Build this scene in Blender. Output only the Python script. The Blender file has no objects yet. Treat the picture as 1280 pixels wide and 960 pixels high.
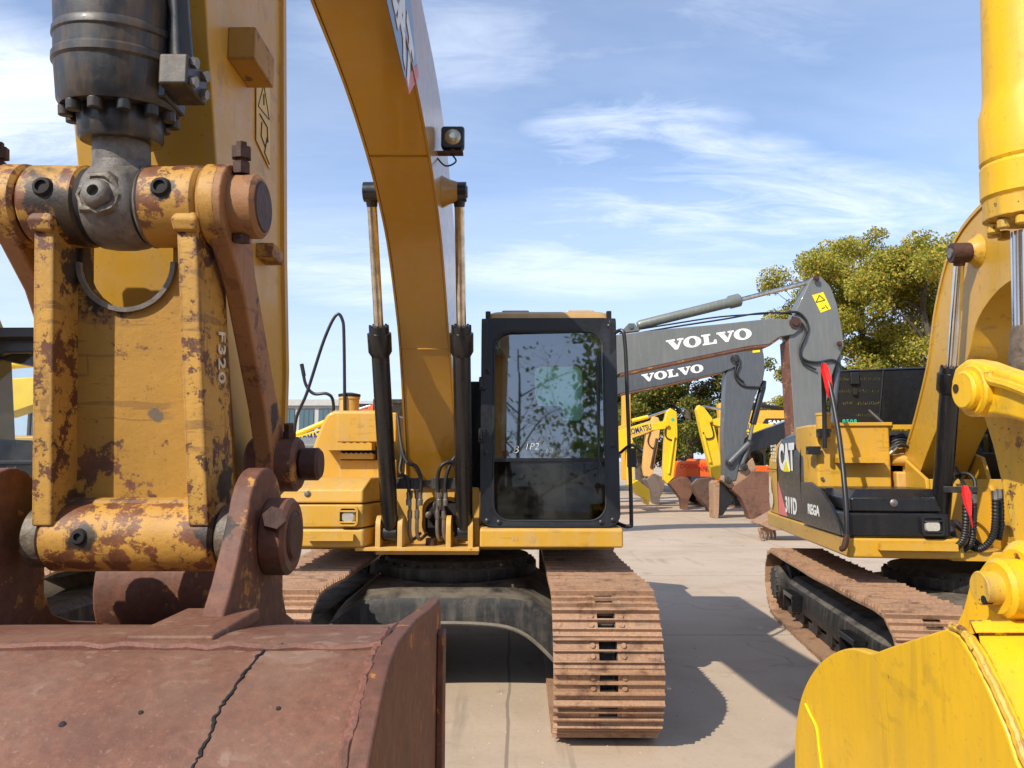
import bpy, bmesh, math, random
from mathutils import Vector, Matrix
random.seed(7)
sc = bpy.context.scene
COL = sc.collection
R_ = math.radians
# ------------------------------------------------------------------ camera
F = 950.0; PITCH = R_(5.7); CH = 1.6
cam = bpy.data.cameras.new('camera'); co = bpy.data.objects.new('camera', cam); COL.objects.link(co)
co.location = (0, 0, CH); co.rotation_euler = (R_(90) + PITCH, 0, 0)
cam.sensor_width = 36; cam.lens = 36 * F / 1280; cam.clip_start = 0.02; cam.clip_end = 3000
sc.camera = co
def ray(px, py):
    dx = (px - 640) / F; dz = (480 - py) / F
    return Vector((dx, math.cos(PITCH) - dz * math.sin(PITCH), math.sin(PITCH) + dz * math.cos(PITCH)))
def P(px, py, Y):          # point of the place at distance Y seen at that pixel
    d = ray(px, py); t = Y / d.y
    return Vector((0, 0, CH)) + d * t
def PX(px, py, X):         # the same on the plane x = X
    d = ray(px, py); t = X / d.x
    return Vector((0, 0, CH)) + d * t
# ------------------------------------------------------------------ mesh building
class G:
    def __init__(s): s.bm = bmesh.new()
    def face(s, vs):
        try: return s.bm.faces.new(vs)
        except ValueError: return None
    def v(s, p): return s.bm.verts.new(Vector(p))
    def bx(s, x0, x1, y0, y1, z0, z1, rot=None, c=None):
        ps = [Vector((x, y, z)) for z in (z0, z1) for y in (y0, y1) for x in (x0, x1)]
        if rot is not None:
            c = Vector(c) if c is not None else Vector(((x0+x1)/2, (y0+y1)/2, (z0+z1)/2))
            ps = [c + rot @ (p - c) for p in ps]
        v = [s.v(p) for p in ps]
        for f in ((0,2,3,1),(4,5,7,6),(0,1,5,4),(2,6,7,3),(0,4,6,2),(1,3,7,5)): s.face([v[i] for i in f])
        return s
    def prism(s, pts, vec):
        pts = [Vector(p) for p in pts]; vec = Vector(vec)
        n = len(pts)
        a = [s.v(p) for p in pts]; b = [s.v(p + vec) for p in pts]
        s.face(a[::-1]); s.face(b)
        for i in range(n): s.face([a[i], a[(i+1) % n], b[(i+1) % n], b[i]])
        return s
    def side(s, yz, x0, x1): return s.prism([(x0, y, z) for y, z in yz], (x1 - x0, 0, 0))
    def front(s, xz, y0, y1): return s.prism([(x, y0, z) for x, z in xz], (0, y1 - y0, 0))
    def top(s, xy, z0, z1): return s.prism([(x, y, z0) for x, y in xy], (0, 0, z1 - z0))
    def ring(s, outer, inner, vec):      # two closed outlines with the same count, extruded
        vec = Vector(vec); n = len(outer)
        o = [s.v(p) for p in outer]; i_ = [s.v(p) for p in inner]
        o2 = [s.v(Vector(p) + vec) for p in outer]; i2 = [s.v(Vector(p) + vec) for p in inner]
        for k in range(n):
            j = (k+1) % n
            s.face([o[k], i_[k], i_[j], o[j]]); s.face([o2[k], o2[j], i2[j], i2[k]])
            s.face([o[k], o[j], o2[j], o2[k]]); s.face([i_[k], i2[k], i2[j], i_[j]])
        return s
    def rings(s, rs, cap=True, closed=False):
        vs = [[s.v(p) for p in r] for r in rs]; n = len(vs[0])
        m = len(vs)
        for i in range(m if closed else m - 1):
            a, b = vs[i], vs[(i+1) % m]
            for k in range(n):
                j = (k+1) % n; s.face([a[k], a[j], b[j], b[k]])
        if cap and not closed: s.face(vs[0][::-1]); s.face(vs[-1])
        return s
    def cyl(s, p0, p1, r0, r1=None, n=24):
        return s.lathe([(r0, 0), (r0 if r1 is None else r1, (Vector(p1) - Vector(p0)).length)], p0, Vector(p1) - Vector(p0), n)
    def lathe(s, prof, o, axis, n=24, ref=None):
        o = Vector(o); a = Vector(axis).normalized()
        u = a.orthogonal().normalized() if ref is None else (Vector(ref) - a * Vector(ref).dot(a)).normalized()
        w = a.cross(u)
        rs = []
        for r, h in prof:
            r = max(r, 1e-4)
            rs.append([o + a * h + (u * math.cos(2*math.pi*k/n) + w * math.sin(2*math.pi*k/n)) * r for k in range(n)])
        return s.rings(rs)
    def tube(s, pts, r, n=10, smooth=0, closed=False):
        pts = [Vector(p) for p in pts]
        if smooth: pts = catmull(pts, smooth)
        rs = []; m = len(pts)
        t = (pts[1] - pts[0]).normalized(); u = t.orthogonal().normalized()
        for i, p in enumerate(pts):
            a = pts[max(i-1, 0)]; b = pts[min(i+1, m-1)]
            t2 = (b - a).normalized(); q = t.rotation_difference(t2); u = q @ u; t = t2
            w = t.cross(u)
            rr = r[i] if isinstance(r, (list, tuple)) else r
            rs.append([p + (u * math.cos(2*math.pi*k/n) + w * math.sin(2*math.pi*k/n)) * rr for k in range(n)])
        return s.rings(rs)
def catmull(pts, k):
    out = []; n = len(pts)
    for i in range(n-1):
        p0 = pts[max(i-1, 0)]; p1 = pts[i]; p2 = pts[i+1]; p3 = pts[min(i+2, n-1)]
        for j in range(k):
            t = j / k
            out.append(0.5 * ((2*p1) + (p2-p0)*t + (2*p0-5*p1+4*p2-p3)*t*t + (3*p1-p0-3*p2+p3)*t*t*t))
    out.append(pts[-1]); return out
def curve2(pts, k=6, closed=False):      # smooth a 2-D outline
    ps = [Vector((a, b, 0)) for a, b in pts]
    if closed: ps = ps + [ps[0]]
    o = catmull(ps, k)
    if closed: o = o[:-1]
    return [(p.x, p.y) for p in o]
def rrect(x0, x1, z0, z1, r, k=5):
    o = []
    for cx, cz, a0 in ((x1-r, z1-r, 0), (x0+r, z1-r, 90), (x0+r, z0+r, 180), (x1-r, z0+r, 270)):
        for i in range(k+1):
            a = R_(a0 + 90*i/k); o.append((cx + r*math.cos(a), cz + r*math.sin(a)))
    return o
def circ(cx, cz, r, n=24, a0=0, a1=360):
    full = abs(a1-a0) >= 360
    return [(cx + r*math.cos(R_(a0+(a1-a0)*i/(n if full else n-1))), cz + r*math.sin(R_(a0+(a1-a0)*i/(n if full else n-1)))) for i in range(n)]
def capsule(p, rp, q, rq, n=10):         # outline round two bosses
    p = Vector((p[0], p[1])); q = Vector((q[0], q[1])); d = q - p; a = math.degrees(math.atan2(d.y, d.x))
    return circ(p.x, p.y, rp, n, a+90, a+270) + circ(q.x, q.y, rq, n, a-90, a+90)
# ------------------------------------------------------------------ object tree
INV = {}
def thing(name, label, cat, loc=(0, 0, 0), yaw=0, group=None):
    o = bpy.data.objects.new(name, None); COL.objects.link(o)
    o.location = loc; o.rotation_euler = (0, 0, yaw); o['label'] = label; o['category'] = cat
    o.empty_display_size = 0.1
    if group: o['group'] = group
    INV[o.name] = (Matrix.Translation(Vector(loc)) @ Matrix.Rotation(yaw, 4, 'Z')).inverted()
    return o
def root_of(o):
    while o.parent: o = o.parent
    return o
def put(name, g, mat, parent=None, world=False, bevel=0, seg=2, ang=38, label=None, flat=False):
    me = bpy.data.meshes.new(name); bmesh.ops.recalc_face_normals(g.bm, faces=g.bm.faces[:])
    g.bm.to_mesh(me); g.bm.free()
    if parent is not None and world: me.transform(INV[root_of(parent).name])
    me.materials.append(mat)
    if not flat:
        me.polygons.foreach_set('use_smooth', [True] * len(me.polygons))
        me.set_sharp_from_angle(angle=R_(ang))
    o = bpy.data.objects.new(name, me); COL.objects.link(o)
    if parent is not None: o.parent = parent
    if bevel:
        m = o.modifiers.new('bevel', 'BEVEL'); m.width = bevel; m.segments = seg; m.limit_method = 'ANGLE'; m.angle_limit = R_(35)
        m.harden_normals = True
    if label: o['label'] = label
    return o
def tag(o, label, cat, group=None):
    o['label'] = label; o['category'] = cat
    if group: o['group'] = group
    return o
# ------------------------------------------------------------------ lettering
def letters(txt, size, bold=0.0, space=1.0, ext=0.0, shear=0.0, sx=1.0):
    cu = bpy.data.curves.new('lettering', 'FONT'); cu.body = txt; cu.size = size; cu.offset = bold
    cu.space_character = space; cu.extrude = ext; cu.align_x = 'CENTER'; cu.align_y = 'CENTER'; cu.shear = shear
    cu.resolution_u = 4
    o = bpy.data.objects.new('lettering', cu); COL.objects.link(o)
    dg = bpy.context.evaluated_depsgraph_get(); dg.update()
    me = bpy.data.meshes.new_from_object(o.evaluated_get(dg))
    bpy.data.objects.remove(o); bpy.data.curves.remove(cu)
    me.transform(Matrix.Diagonal((sx, 1, 1, 1)))
    return me
def glyph_curve(word, h, ext=0.002):     # bold slab-serif capitals V, O and L
    cu = bpy.data.curves.new('glyphs', 'CURVE'); cu.dimensions = '2D'; cu.fill_mode = 'BOTH'; cu.extrude = ext
    def poly(pts, ox):
        sp = cu.splines.new('POLY'); sp.points.add(len(pts) - 1)
        for i, (x, y) in enumerate(pts): sp.points[i].co = ((x + ox) * h, y * h, 0, 1)
        sp.use_cyclic_u = True
    x = 0
    for ch in word:
        if ch == 'V':
            poly([(0,1),(0,.84),(.1,.84),(.52,0),(.72,0),(1.1,.84),(1.22,.84),(1.22,1),(.78,1),(.78,.84),(.92,.84),(.72,.36),(.5,.84),(.62,.84),(.62,1)], x); x += 1.16
        elif ch == 'O':
            n = 28
            poly([(.62+.62*math.cos(2*math.pi*k/n), .5+.54*math.sin(2*math.pi*k/n)) for k in range(n)], x)
            poly([(.62+.24*math.cos(-2*math.pi*k/n), .5+.38*math.sin(-2*math.pi*k/n)) for k in range(n)], x); x += 1.3
        elif ch == 'L':
            poly([(0,1),(0,.84),(.13,.84),(.13,.16),(0,.16),(0,0),(.98,0),(.98,.4),(.84,.4),(.74,.16),(.47,.16),(.47,.84),(.62,.84),(.62,1)], x); x += 1.06
    o = bpy.data.objects.new('glyphs', cu); COL.objects.link(o)
    dg = bpy.context.evaluated_depsgraph_get(); dg.update()
    me = bpy.data.meshes.new_from_object(o.evaluated_get(dg))
    bpy.data.objects.remove(o); bpy.data.curves.remove(cu)
    me.transform(Matrix.Translation((-x*h/2, -h/2, 0)))
    return me
def frame(o, xdir, ydir):
    x = Vector(xdir).normalized(); y = Vector(ydir); y = (y - x * y.dot(x)).normalized(); z = x.cross(y)
    m = Matrix((x, y, z)).transposed().to_4x4(); return Matrix.Translation(Vector(o)) @ m
def put_mesh(name, me, M, mat, parent, world=False, label=None):
    me.transform(M)
    if world: me.transform(INV[root_of(parent).name])
    me.materials.clear(); me.materials.append(mat)
    o = bpy.data.objects.new(name, me); COL.objects.link(o); o.parent = parent
    if label: o['label'] = label
    return o
EXPO = 0.40; SKY_TINT = (.94, 1.02, 1.12, 1); CLOUD_COL = (6.4, 6.9, 8.0, 1)
CLOUDS = [(790,175,.34,.30,1), (870,205,.46,.22,.9), (960,265,.95,.42,1), (760,320,1.0,.6,.6), (40,150,.4,.6,1), (430,320,.5,.8,.7), (680,40,.8,.3,.5), (1150,320,.8,.8,.5)]
HAZE_COL = (3.9, 4.6, 6.3, 1)
# ------------------------------------------------------------------ materials
class N:
    def __init__(s, name):
        s.m = bpy.data.materials.new(name); s.m.use_nodes = True; s.t = s.m.node_tree; s.t.nodes.clear()
        s.out = s.n('ShaderNodeOutputMaterial'); s.tc = s.n('ShaderNodeTexCoord')
    def n(s, t, **k):
        x = s.t.nodes.new(t)
        for a, b in k.items(): setattr(x, a, b)
        return x
    def l(s, a, b): s.t.links.new(a, b)
    def mapping(s, scale=(1,1,1), coord='Object'):
        m = s.n('ShaderNodeMapping'); m.inputs['Scale'].default_value = scale; s.l(s.tc.outputs[coord], m.inputs['Vector']); return m.outputs[0]
    def noise(s, scale, detail=5, rough=.6, vec=None, dist=0):
        x = s.n('ShaderNodeTexNoise'); x.inputs['Scale'].default_value = scale; x.inputs['Detail'].default_value = detail
        x.inputs['Roughness'].default_value = rough; x.inputs['Distortion'].default_value = dist
        s.l(vec if vec is not None else s.tc.outputs['Object'], x.inputs['Vector']); return x.outputs['Fac']
    def ramp(s, f, a, b, inv=False):
        x = s.n('ShaderNodeMapRange'); x.interpolation_type = 'SMOOTHSTEP'; x.inputs['From Min'].default_value = a; x.inputs['From Max'].default_value = b
        if inv: x.inputs['To Min'].default_value = 1; x.inputs['To Max'].default_value = 0
        s.l(f, x.inputs['Value']); return x.outputs[0]
    def rng(s, f, a, b, c, d):
        x = s.n('ShaderNodeMapRange')
        for i, v in zip(('From Min','From Max','To Min','To Max'), (a, b, c, d)): x.inputs[i].default_value = v
        s.l(f, x.inputs['Value']); return x.outputs[0]
    def math(s, op, a, b):
        x = s.n('ShaderNodeMath', operation=op, use_clamp=True)
        for i, v in enumerate((a, b)):
            if isinstance(v, (int, float)): x.inputs[i].default_value = v
            else: s.l(v, x.inputs[i])
        return x.outputs[0]
    def mix(s, f, a, b):
        x = s.n('ShaderNodeMix', data_type='RGBA')
        for i, v in ((0, f), (6, a), (7, b)):
            if isinstance(v, (int, float)): x.inputs[i].default_value = v
            elif isinstance(v, (tuple, list)): x.inputs[i].default_value = (*v, 1) if len(v) == 3 else v
            else: s.l(v, x.inputs[i])
        return x.outputs[2]
    def bump(s, h, strength=.3, dist=.01):
        x = s.n('ShaderNodeBump'); x.inputs['Strength'].default_value = strength; x.inputs['Distance'].default_value = dist
        s.l(h, x.inputs['Height']); return x.outputs[0]
    def bsdf(s, col, rough=.5, metal=0, normal=None, coat=0, spec=.5, coatr=.08):
        b = s.n('ShaderNodeBsdfPrincipled')
        for i, v in (('Base Color', col), ('Roughness', rough), ('Metallic', metal)):
            if isinstance(v, (int, float)): b.inputs[i].default_value = v
            elif isinstance(v, (tuple, list)): b.inputs[i].default_value = (*v, 1)
            else: s.l(v, b.inputs[i])
        b.inputs['Coat Weight'].default_value = coat; b.inputs['Coat Roughness'].default_value = coatr
        b.inputs['Specular IOR Level'].default_value = spec
        if normal is not None: s.l(normal, b.inputs['Normal'])
        s.l(b.outputs[0], s.out.inputs[0]); return b
    def edge(s, radius=.008):            # bare worn metal where the real edges are
        b = s.n('ShaderNodeBevel', samples=4); b.inputs['Radius'].default_value = radius
        g = s.n('ShaderNodeNewGeometry'); d = s.n('ShaderNodeVectorMath', operation='DOT_PRODUCT')
        s.l(b.outputs[0], d.inputs[0]); s.l(g.outputs['Normal'], d.inputs[1]); return s.ramp(d.outputs['Value'], .97, .8, False)
def paint(name, col, dust=.25, rust=.1, rough=.38, coat=.25, dustc=(.42,.33,.22), rustc=(.16,.06,.025), scl=1.0, chip=0, scratch=0, up=0):
    n = N(name)
    big = n.noise(1.3*scl, 4); fine = n.noise(22*scl, 6, .7); streak = n.noise(3*scl, 5, .6, n.mapping((6,6,.7)))
    c = n.mix(n.rng(big, .3, .7, 0, 1), tuple(x*.9 for x in col), tuple(min(1, x*1.06) for x in col))
    dm = n.math('MULTIPLY', n.ramp(streak, .42, .75), dust)
    c = n.mix(dm, c, dustc)
    c = n.mix(n.math('MULTIPLY', n.ramp(fine, .45, .8), dust*.6), c, dustc)
    rm = n.math('MULTIPLY', n.ramp(n.noise(14*scl, 8, .72), .66-.3*rust, .70-.3*rust), n.ramp(n.noise(2.3*scl, 3), .45, .6))
    c = n.mix(rm, c, rustc)
    if chip:
        e = n.math('MULTIPLY', n.edge(chip), n.ramp(n.noise(45, 6, .7), .42, .5)); c = n.mix(e, c, rustc)
    if scratch:
        for sx_, an in (((4,4,30), (0,R_(35),0)), ((26,26,3), (0,R_(-15),R_(20))), ((5,22,22), (R_(20),0,R_(35)))):
            mp_ = n.n('ShaderNodeMapping'); mp_.inputs['Scale'].default_value = sx_; mp_.inputs['Rotation'].default_value = an; n.l(n.tc.outputs['Object'], mp_.inputs['Vector'])
            b1 = n.math('MULTIPLY', n.ramp(n.noise(1.0, 3, .5, mp_.outputs[0]), .60, .615), n.ramp(n.noise(5, 4), .50, .6)); c = n.mix(n.math('MULTIPLY', b1, scratch), c, tuple(x*.35+.02 for x in col))
        run = n.math('MULTIPLY', n.ramp(n.noise(1, 4, .6, n.mapping((34,34,1.6))), .60, .72), n.ramp(n.noise(3, 4), .45, .62)); c = n.mix(n.math('MULTIPLY', run, scratch), c, tuple(x*.45+.03 for x in col))
        c = n.mix(n.math('MULTIPLY', n.ramp(n.noise(120, 2, .5), .66, .72), scratch), c, (.07,.04,.015))
    if up:
        gn = n.n('ShaderNodeNewGeometry'); sx_ = n.n('ShaderNodeSeparateXYZ'); n.l(gn.outputs['Normal'], sx_.inputs[0])
        c = n.mix(n.math('MULTIPLY', n.math('MULTIPLY', n.ramp(sx_.outputs[2], .35, .95), n.ramp(n.noise(5, 5, .65), .3, .65)), up), c, dustc)
    r = n.rng(fine, .3, .7, rough*.8, min(1, rough*1.35))
    n.bsdf(c, r, 0, n.bump(fine, .12, .004), coat); return n.m
SPOTS = {}
def rusty(name, rustc=(.17,.065,.04), paintc=(.62,.33,.05), amount=.6, dark=(.06,.03,.02), greys=0., rough=.62, grease=0., chip=.006, scl=1.0, scr=(.10,.045,.03)):
    n = N(name)
    big = n.noise(7.5*scl, 5, .65, dist=.4); mid = n.noise(26*scl, 10, .78); fine = n.noise(60*scl, 6, .7)
    c = n.mix(n.rng(fine, .3, .7, 0, 1), tuple(x*.72 for x in rustc), tuple(min(1, x*1.35) for x in rustc))
    c = n.mix(n.ramp(n.noise(5*scl, 6, .65), .5, .72), c, dark)
    if amount < 1:
        s_ = n.n('ShaderNodeMath', operation='ADD'); n.l(big, s_.inputs[0]); n.l(mid, s_.inputs[1])
        t = .80 + .42*amount
        pm = n.ramp(s_.outputs[0], t - .02, t + .03)
        pc = n.mix(n.rng(n.noise(7*scl, 5), .3, .7, 0, 1), tuple(x*.82 for x in paintc), tuple(min(1, x*1.12) for x in paintc))
        pc = n.mix(n.math('MULTIPLY', n.ramp(n.noise(30*scl, 8, .75), .6, .68), .8), pc, rustc)
        sc_ = n.noise(10*scl, 6, .7, n.mapping((1, 1, 9)))
        pc = n.mix(n.math('MULTIPLY', n.ramp(sc_, .62, .70), .7), pc, rustc)
        if chip: 
            e = n.math('MULTIPLY', n.edge(chip), n.ramp(n.noise(42, 8, .75), .34, .42)); pm = n.math('SUBTRACT', pm, e)
        c = n.mix(pm, c, pc)
    for k, (sx_, an) in enumerate((((3,3,34), (0,R_(25),0)), ((30,30,2.5), (0,R_(-12),R_(20))))):
        mp_ = n.n('ShaderNodeMapping'); mp_.inputs['Scale'].default_value = sx_; mp_.inputs['Rotation'].default_value = an; n.l(n.tc.outputs['Object'], mp_.inputs['Vector'])
        ln_ = n.noise(1.0*scl, 3, .5, mp_.outputs[0]); b1 = n.math('MULTIPLY', n.ramp(ln_, .585, .60), n.ramp(n.noise(6*scl, 4), .48, .6))
        c = n.mix(n.math('MULTIPLY', b1, .45), c, scr)
    c = n.mix(n.math('MULTIPLY', n.ramp(n.noise(170, 3, .6), .60, .72), .35), c, scr)
    for k, (ctr, rad, colr) in enumerate(SPOTS.get(name, [])):
        vm = n.n('ShaderNodeVectorMath', operation='DISTANCE'); n.l(n.tc.outputs['Object'], vm.inputs[0]); vm.inputs[1].default_value = ctr
        ad = n.n('ShaderNodeMath', operation='ADD'); n.l(vm.outputs['Value'], ad.inputs[0]); n.l(n.rng(n.noise(28, 6, .7), .3, .7, -rad*.55, rad*.55), ad.inputs[1])
        c = n.mix(n.math('MULTIPLY', n.ramp(ad.outputs[0], rad, rad*.72), .93), c, colr)
    if greys: c = n.mix(n.math('MULTIPLY', n.ramp(n.noise(4*scl, 5), .4, .7), greys), c, (.27,.18,.125))
    if grease: c = n.mix(n.ramp(n.noise(2.6*scl, 6, .7, dist=.5), .66-grease*.25, .76-grease*.25), c, (.035,.028,.022))
    nm = n.bump(n.math('ADD', n.math('MULTIPLY', mid, .7), n.math('MULTIPLY', fine, .3)), .45, .006)
    n.bsdf(c, n.rng(mid, .3, .7, rough*.8, min(1, rough*1.2)), 0, nm, 0, .45); return n.m
def simple(name, col, rough=.5, metal=0, var=.12, coat=0, bump=.1, scl=8, spec=.5):
    n = N(name); f = n.noise(scl, 5)
    c = n.mix(n.rng(f, .3, .7, 0, 1), tuple(x*(1-var) for x in col), tuple(min(1, x*(1+var)) for x in col))
    n.bsdf(c, rough, metal, n.bump(f, bump, .005) if bump else None, coat, spec); return n.m
def AL(x, y, z):
    return tuple(Matrix.Rotation(R_(.8), 4, 'Z') @ Vector((x+.43, y-6.1, z)))
GR = (.022,.017,.013); GB = (.06,.035,.02)
SPOTS['scraped_yellow_steel'] = [(AL(-.69,1.20,1.93), .105, GR), (AL(-.67,1.22,1.84), .022, GR), (AL(-.47,1.24,1.55), .03, GR), (AL(-.57,1.22,1.67), .014, (.13,.10,.07)), (AL(-.69,1.2,1.52), .03, GB)]
SPOTS['worn_pin_boss_steel'] = [(AL(-.709,1.11,2.00), .026, GR), (AL(-.675,1.13,1.96), .055, GR), (AL(-.528,1.11,2.01), .022, GR), (AL(-.655,1.165,1.484), .024, GR), (AL(-.45,1.18,1.49), .035, GR), (AL(-.59,1.15,1.96), .03, GB)]
SPOTS['scraped_rusty_yellow_steel'] = [(AL(-.69,1.20,1.91), .05, GR), (AL(-.70,1.22,1.53), .03, GB), (AL(-.45,1.24,1.56), .04, GR)]
SPOTS['dull_orange_steel'] = [(AL(-.45,1.40,1.68), .03, GR)]
SPOTS['rusty_bucket_ear'] = [(AL(-.42,1.12,1.50), .03, GR), (AL(-.36,1.2,1.44), .025, (.13,.10,.06))]
CATY = (.57, .31, .026)
M = {}
M['yellow'] = paint('cat_yellow_paint', CATY, .30, .05, .45, .12, scratch=.25, up=.3)
M['yellow_boom_shaded'] = paint('shade_darkened_boom_paint', (.42,.20,.010), .12, .04, .34, .45, scl=.8)  # machine yellow darkened in colour to stand for shade under the boom
M['yellow_dusty'] = paint('dusty_yellow_paint', (.58,.32,.05), .55, .12, .5, .1, dustc=(.55,.42,.24))
M['yellow_b'] = paint('ochre_yellow_paint', (.60,.325,.018), .24, .07, .40, .15, scratch=.35, up=.25)
M['lemon'] = paint('lemon_yellow_paint', (.80,.47,.010), .30, .12, .42, .12, dustc=(.42,.26,.05), scl=1.6, chip=.005, scratch=.2)
M['lemon_worn'] = paint('worn_lemon_paint', (.70,.41,.03), .7, .3, .5, .05, dustc=(.36,.26,.09), scl=2, chip=.005, scratch=.9)
M['far_yellow'] = paint('komatsu_yellow_paint', (.84,.55,.01), .1, .0, .4, .2)
M['far_orange_yellow'] = paint('amber_paint', (.80,.40,.03), .15, .0, .4, .2)
M['far_pale'] = paint('faded_amber_paint', (.75,.42,.12), .3, .0, .5, .1)
M['orange'] = paint('orange_paint', (.78,.12,.008), .1, .0, .4, .2)
M['grey'] = paint('slate_grey_paint', (.135,.145,.14), .3, .05, .45, .2, dustc=(.25,.22,.18), rustc=(.2,.09,.04))
M['grey2'] = paint('dark_slate_paint', (.075,.085,.095), .25, .03, .42, .25, dustc=(.2,.18,.15))
M['grey_cyl'] = paint('green_grey_paint', (.14,.16,.14), .2, .02, .4, .3)
M['black'] = paint('black_paint', (.007,.0075,.009), .07, .0, .30, .2, dustc=(.12,.10,.08))
M['cabblack'] = paint('cab_black_paint', (.006,.007,.010), .05, .0, .36, .1, dustc=(.10,.10,.12), scl=2)
M['blackdust'] = paint('dusty_black_steel', (.012,.012,.012), .34, .05, .55, .0, dustc=(.20,.17,.13), up=.8)
M['plastic'] = simple('black_plastic', (.015,.016,.018), .42, var=.2)
M['rubber'] = simple('hose_rubber', (.014,.014,.014), .5, var=.3)
M['chrome'] = simple('chromed_rod', (.72,.70,.66), .16, 1, var=.15, bump=0)
M['chrome_dirty'] = simple('dusty_chromed_rod', (.66,.60,.50), .2, 1, var=.35, bump=.02, scl=14)
M['steel'] = simple('bare_steel', (.24,.22,.2), .42, .8, var=.3)
M['greasy'] = rusty('greasy_grey_steel', (.16,.14,.12), amount=1, dark=(.035,.028,.024), grease=.2, rough=.42, scl=1.4)
M['cylhead'] = paint('muddy_black_cylinder', (.02,.022,.026), .62, .06, .45, .2, dustc=(.15,.095,.045), rustc=(.08,.04,.02), scl=2.2)
M['linkyellow'] = rusty('scraped_yellow_steel', (.15,.060,.028), (.42,.22,.032), .22, chip=.010, scr=(.16,.07,.03))
M['linkrust'] = rusty('scraped_rusty_yellow_steel', (.13,.050,.022), (.52,.28,.05), .36, chip=.012, grease=.04, scl=1.8)
M['bossrust'] = rusty('worn_pin_boss_steel', (.17,.062,.024), (.50,.26,.045), .34, chip=.008, grease=.25, rough=.5)
M['barrust'] = rusty('dull_orange_steel', (.17,.072,.034), (.33,.155,.06), .20, chip=.006)
M['earrust'] = rusty('rusty_bucket_ear', (.145,.058,.034), (.45,.22,.05), .78, chip=.0)
M['bucketrust'] = rusty('brown_bucket_steel', (.165,.068,.040), amount=1, dark=(.115,.046,.028), greys=.36, rough=.6, scr=(.32,.22,.16), scl=1.3)
M['bucketside'] = rusty('brown_bucket_side', (.14,.06,.038), (.5,.2,.03), .92, dark=(.09,.04,.03), chip=.0)
M['farrust'] = rusty('far_bucket_steel', (.17,.08,.05), amount=1, dark=(.09,.045,.03), scl=.5, chip=0)
M['farbeige'] = rusty('far_scoured_bucket', (.33,.2,.12), amount=1, dark=(.2,.11,.06), scl=.5, chip=0)
M['fargrey'] = rusty('far_grey_bucket', (.16,.13,.11), amount=1, dark=(.08,.065,.055), scl=.5, chip=0)
M['darkrust'] = simple('dark_rusty_bolt', (.07,.032,.022), .6, .2, .35, bump=.4, scl=40)
M['seam'] = simple('dark_weld_crack', (.012,.009,.008), .8)
M['weld'] = rusty('weld_bead', (.19,.08,.055), amount=1, dark=(.1,.05,.03), rough=.6, scl=4)
M['track'] = rusty('track_shoe_steel', (.35,.205,.12), amount=1, dark=(.15,.075,.04), greys=.35, rough=.5, scl=1.4)
M['white'] = simple('white_lettering', (.8,.79,.75), .5, var=.08, bump=0)
M['chalk'] = simple('chalk_white', (.72,.70,.66), .9, var=.3, bump=0, scl=60)
M['worn_white'] = simple('worn_white_stencil', (.62,.55,.42), .7, var=.3, bump=0, scl=80)
M['red'] = simple('red_decal', (.62,.02,.02), .45, bump=0)
M['pink'] = simple('faded_red_decal', (.72,.18,.16), .5, bump=0)
M['navy'] = simple('dark_decal', (.035,.045,.075), .3, coat=.4, bump=0)
M['blueletter'] = simple('blue_lettering', (.02,.03,.16), .4, bump=0)
M['sticker'] = simple('yellow_sticker', (.85,.68,.01), .4, bump=0)
M['creamsticker'] = simple('faded_cream_sticker', (.66,.44,.12), .5, bump=0)
M['stickerblack'] = simple('sticker_ink', (.02,.02,.02), .5, bump=0)
M['teal'] = simple('green_lettering', (.02,.45,.30), .5, bump=0)
M['ribbon'] = simple('red_ribbon_cloth', (.75,.015,.015), .6, var=.25, bump=.2, scl=30)
M['interior'] = simple('cab_interior', (.03,.03,.03), .7)
M['seat'] = simple('seat_cloth', (.10,.085,.085), .85)
M['seatred'] = simple('red_seat_panel', (.35,.06,.04), .85)
M['lamplens'] = simple('lamp_lens', (.75,.72,.62), .12, .6, bump=.3, scl=60)
M['lampamber'] = simple('lamp_reflector', (.5,.42,.28), .25, .7, bump=.2, scl=90)
M['engine'] = simple('oily_engine_parts', (.05,.045,.04), .5, .3, .5, bump=.3, scl=30)
M['rooftan'] = simple('tan_roof_panel', (.50,.31,.11), .45, coat=.2)
def mat_pale():
    n = N('pale_green_rear_glass'); t = n.n('ShaderNodeBsdfTransparent'); t.inputs['Color'].default_value = (.6,.75,.7,1); d = n.n('ShaderNodeBsdfTranslucent'); d.inputs['Color'].default_value = (.55,.78,.70,1)
    m = n.n('ShaderNodeMixShader'); m.inputs[0].default_value = .55; n.l(t.outputs[0], m.inputs[1]); n.l(d.outputs[0], m.inputs[2]); n.l(m.outputs[0], n.out.inputs[0]); return n.m
M['rearglass'] = mat_pale()
M['greasecake'] = simple('caked_grease', (.13,.10,.07), .5, 0, .4, bump=.6, scl=70)
M['pigment'] = simple('pinned_steel_pin', (.22,.13,.08), .5, .5, .3, bump=.3, scl=50)
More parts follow.
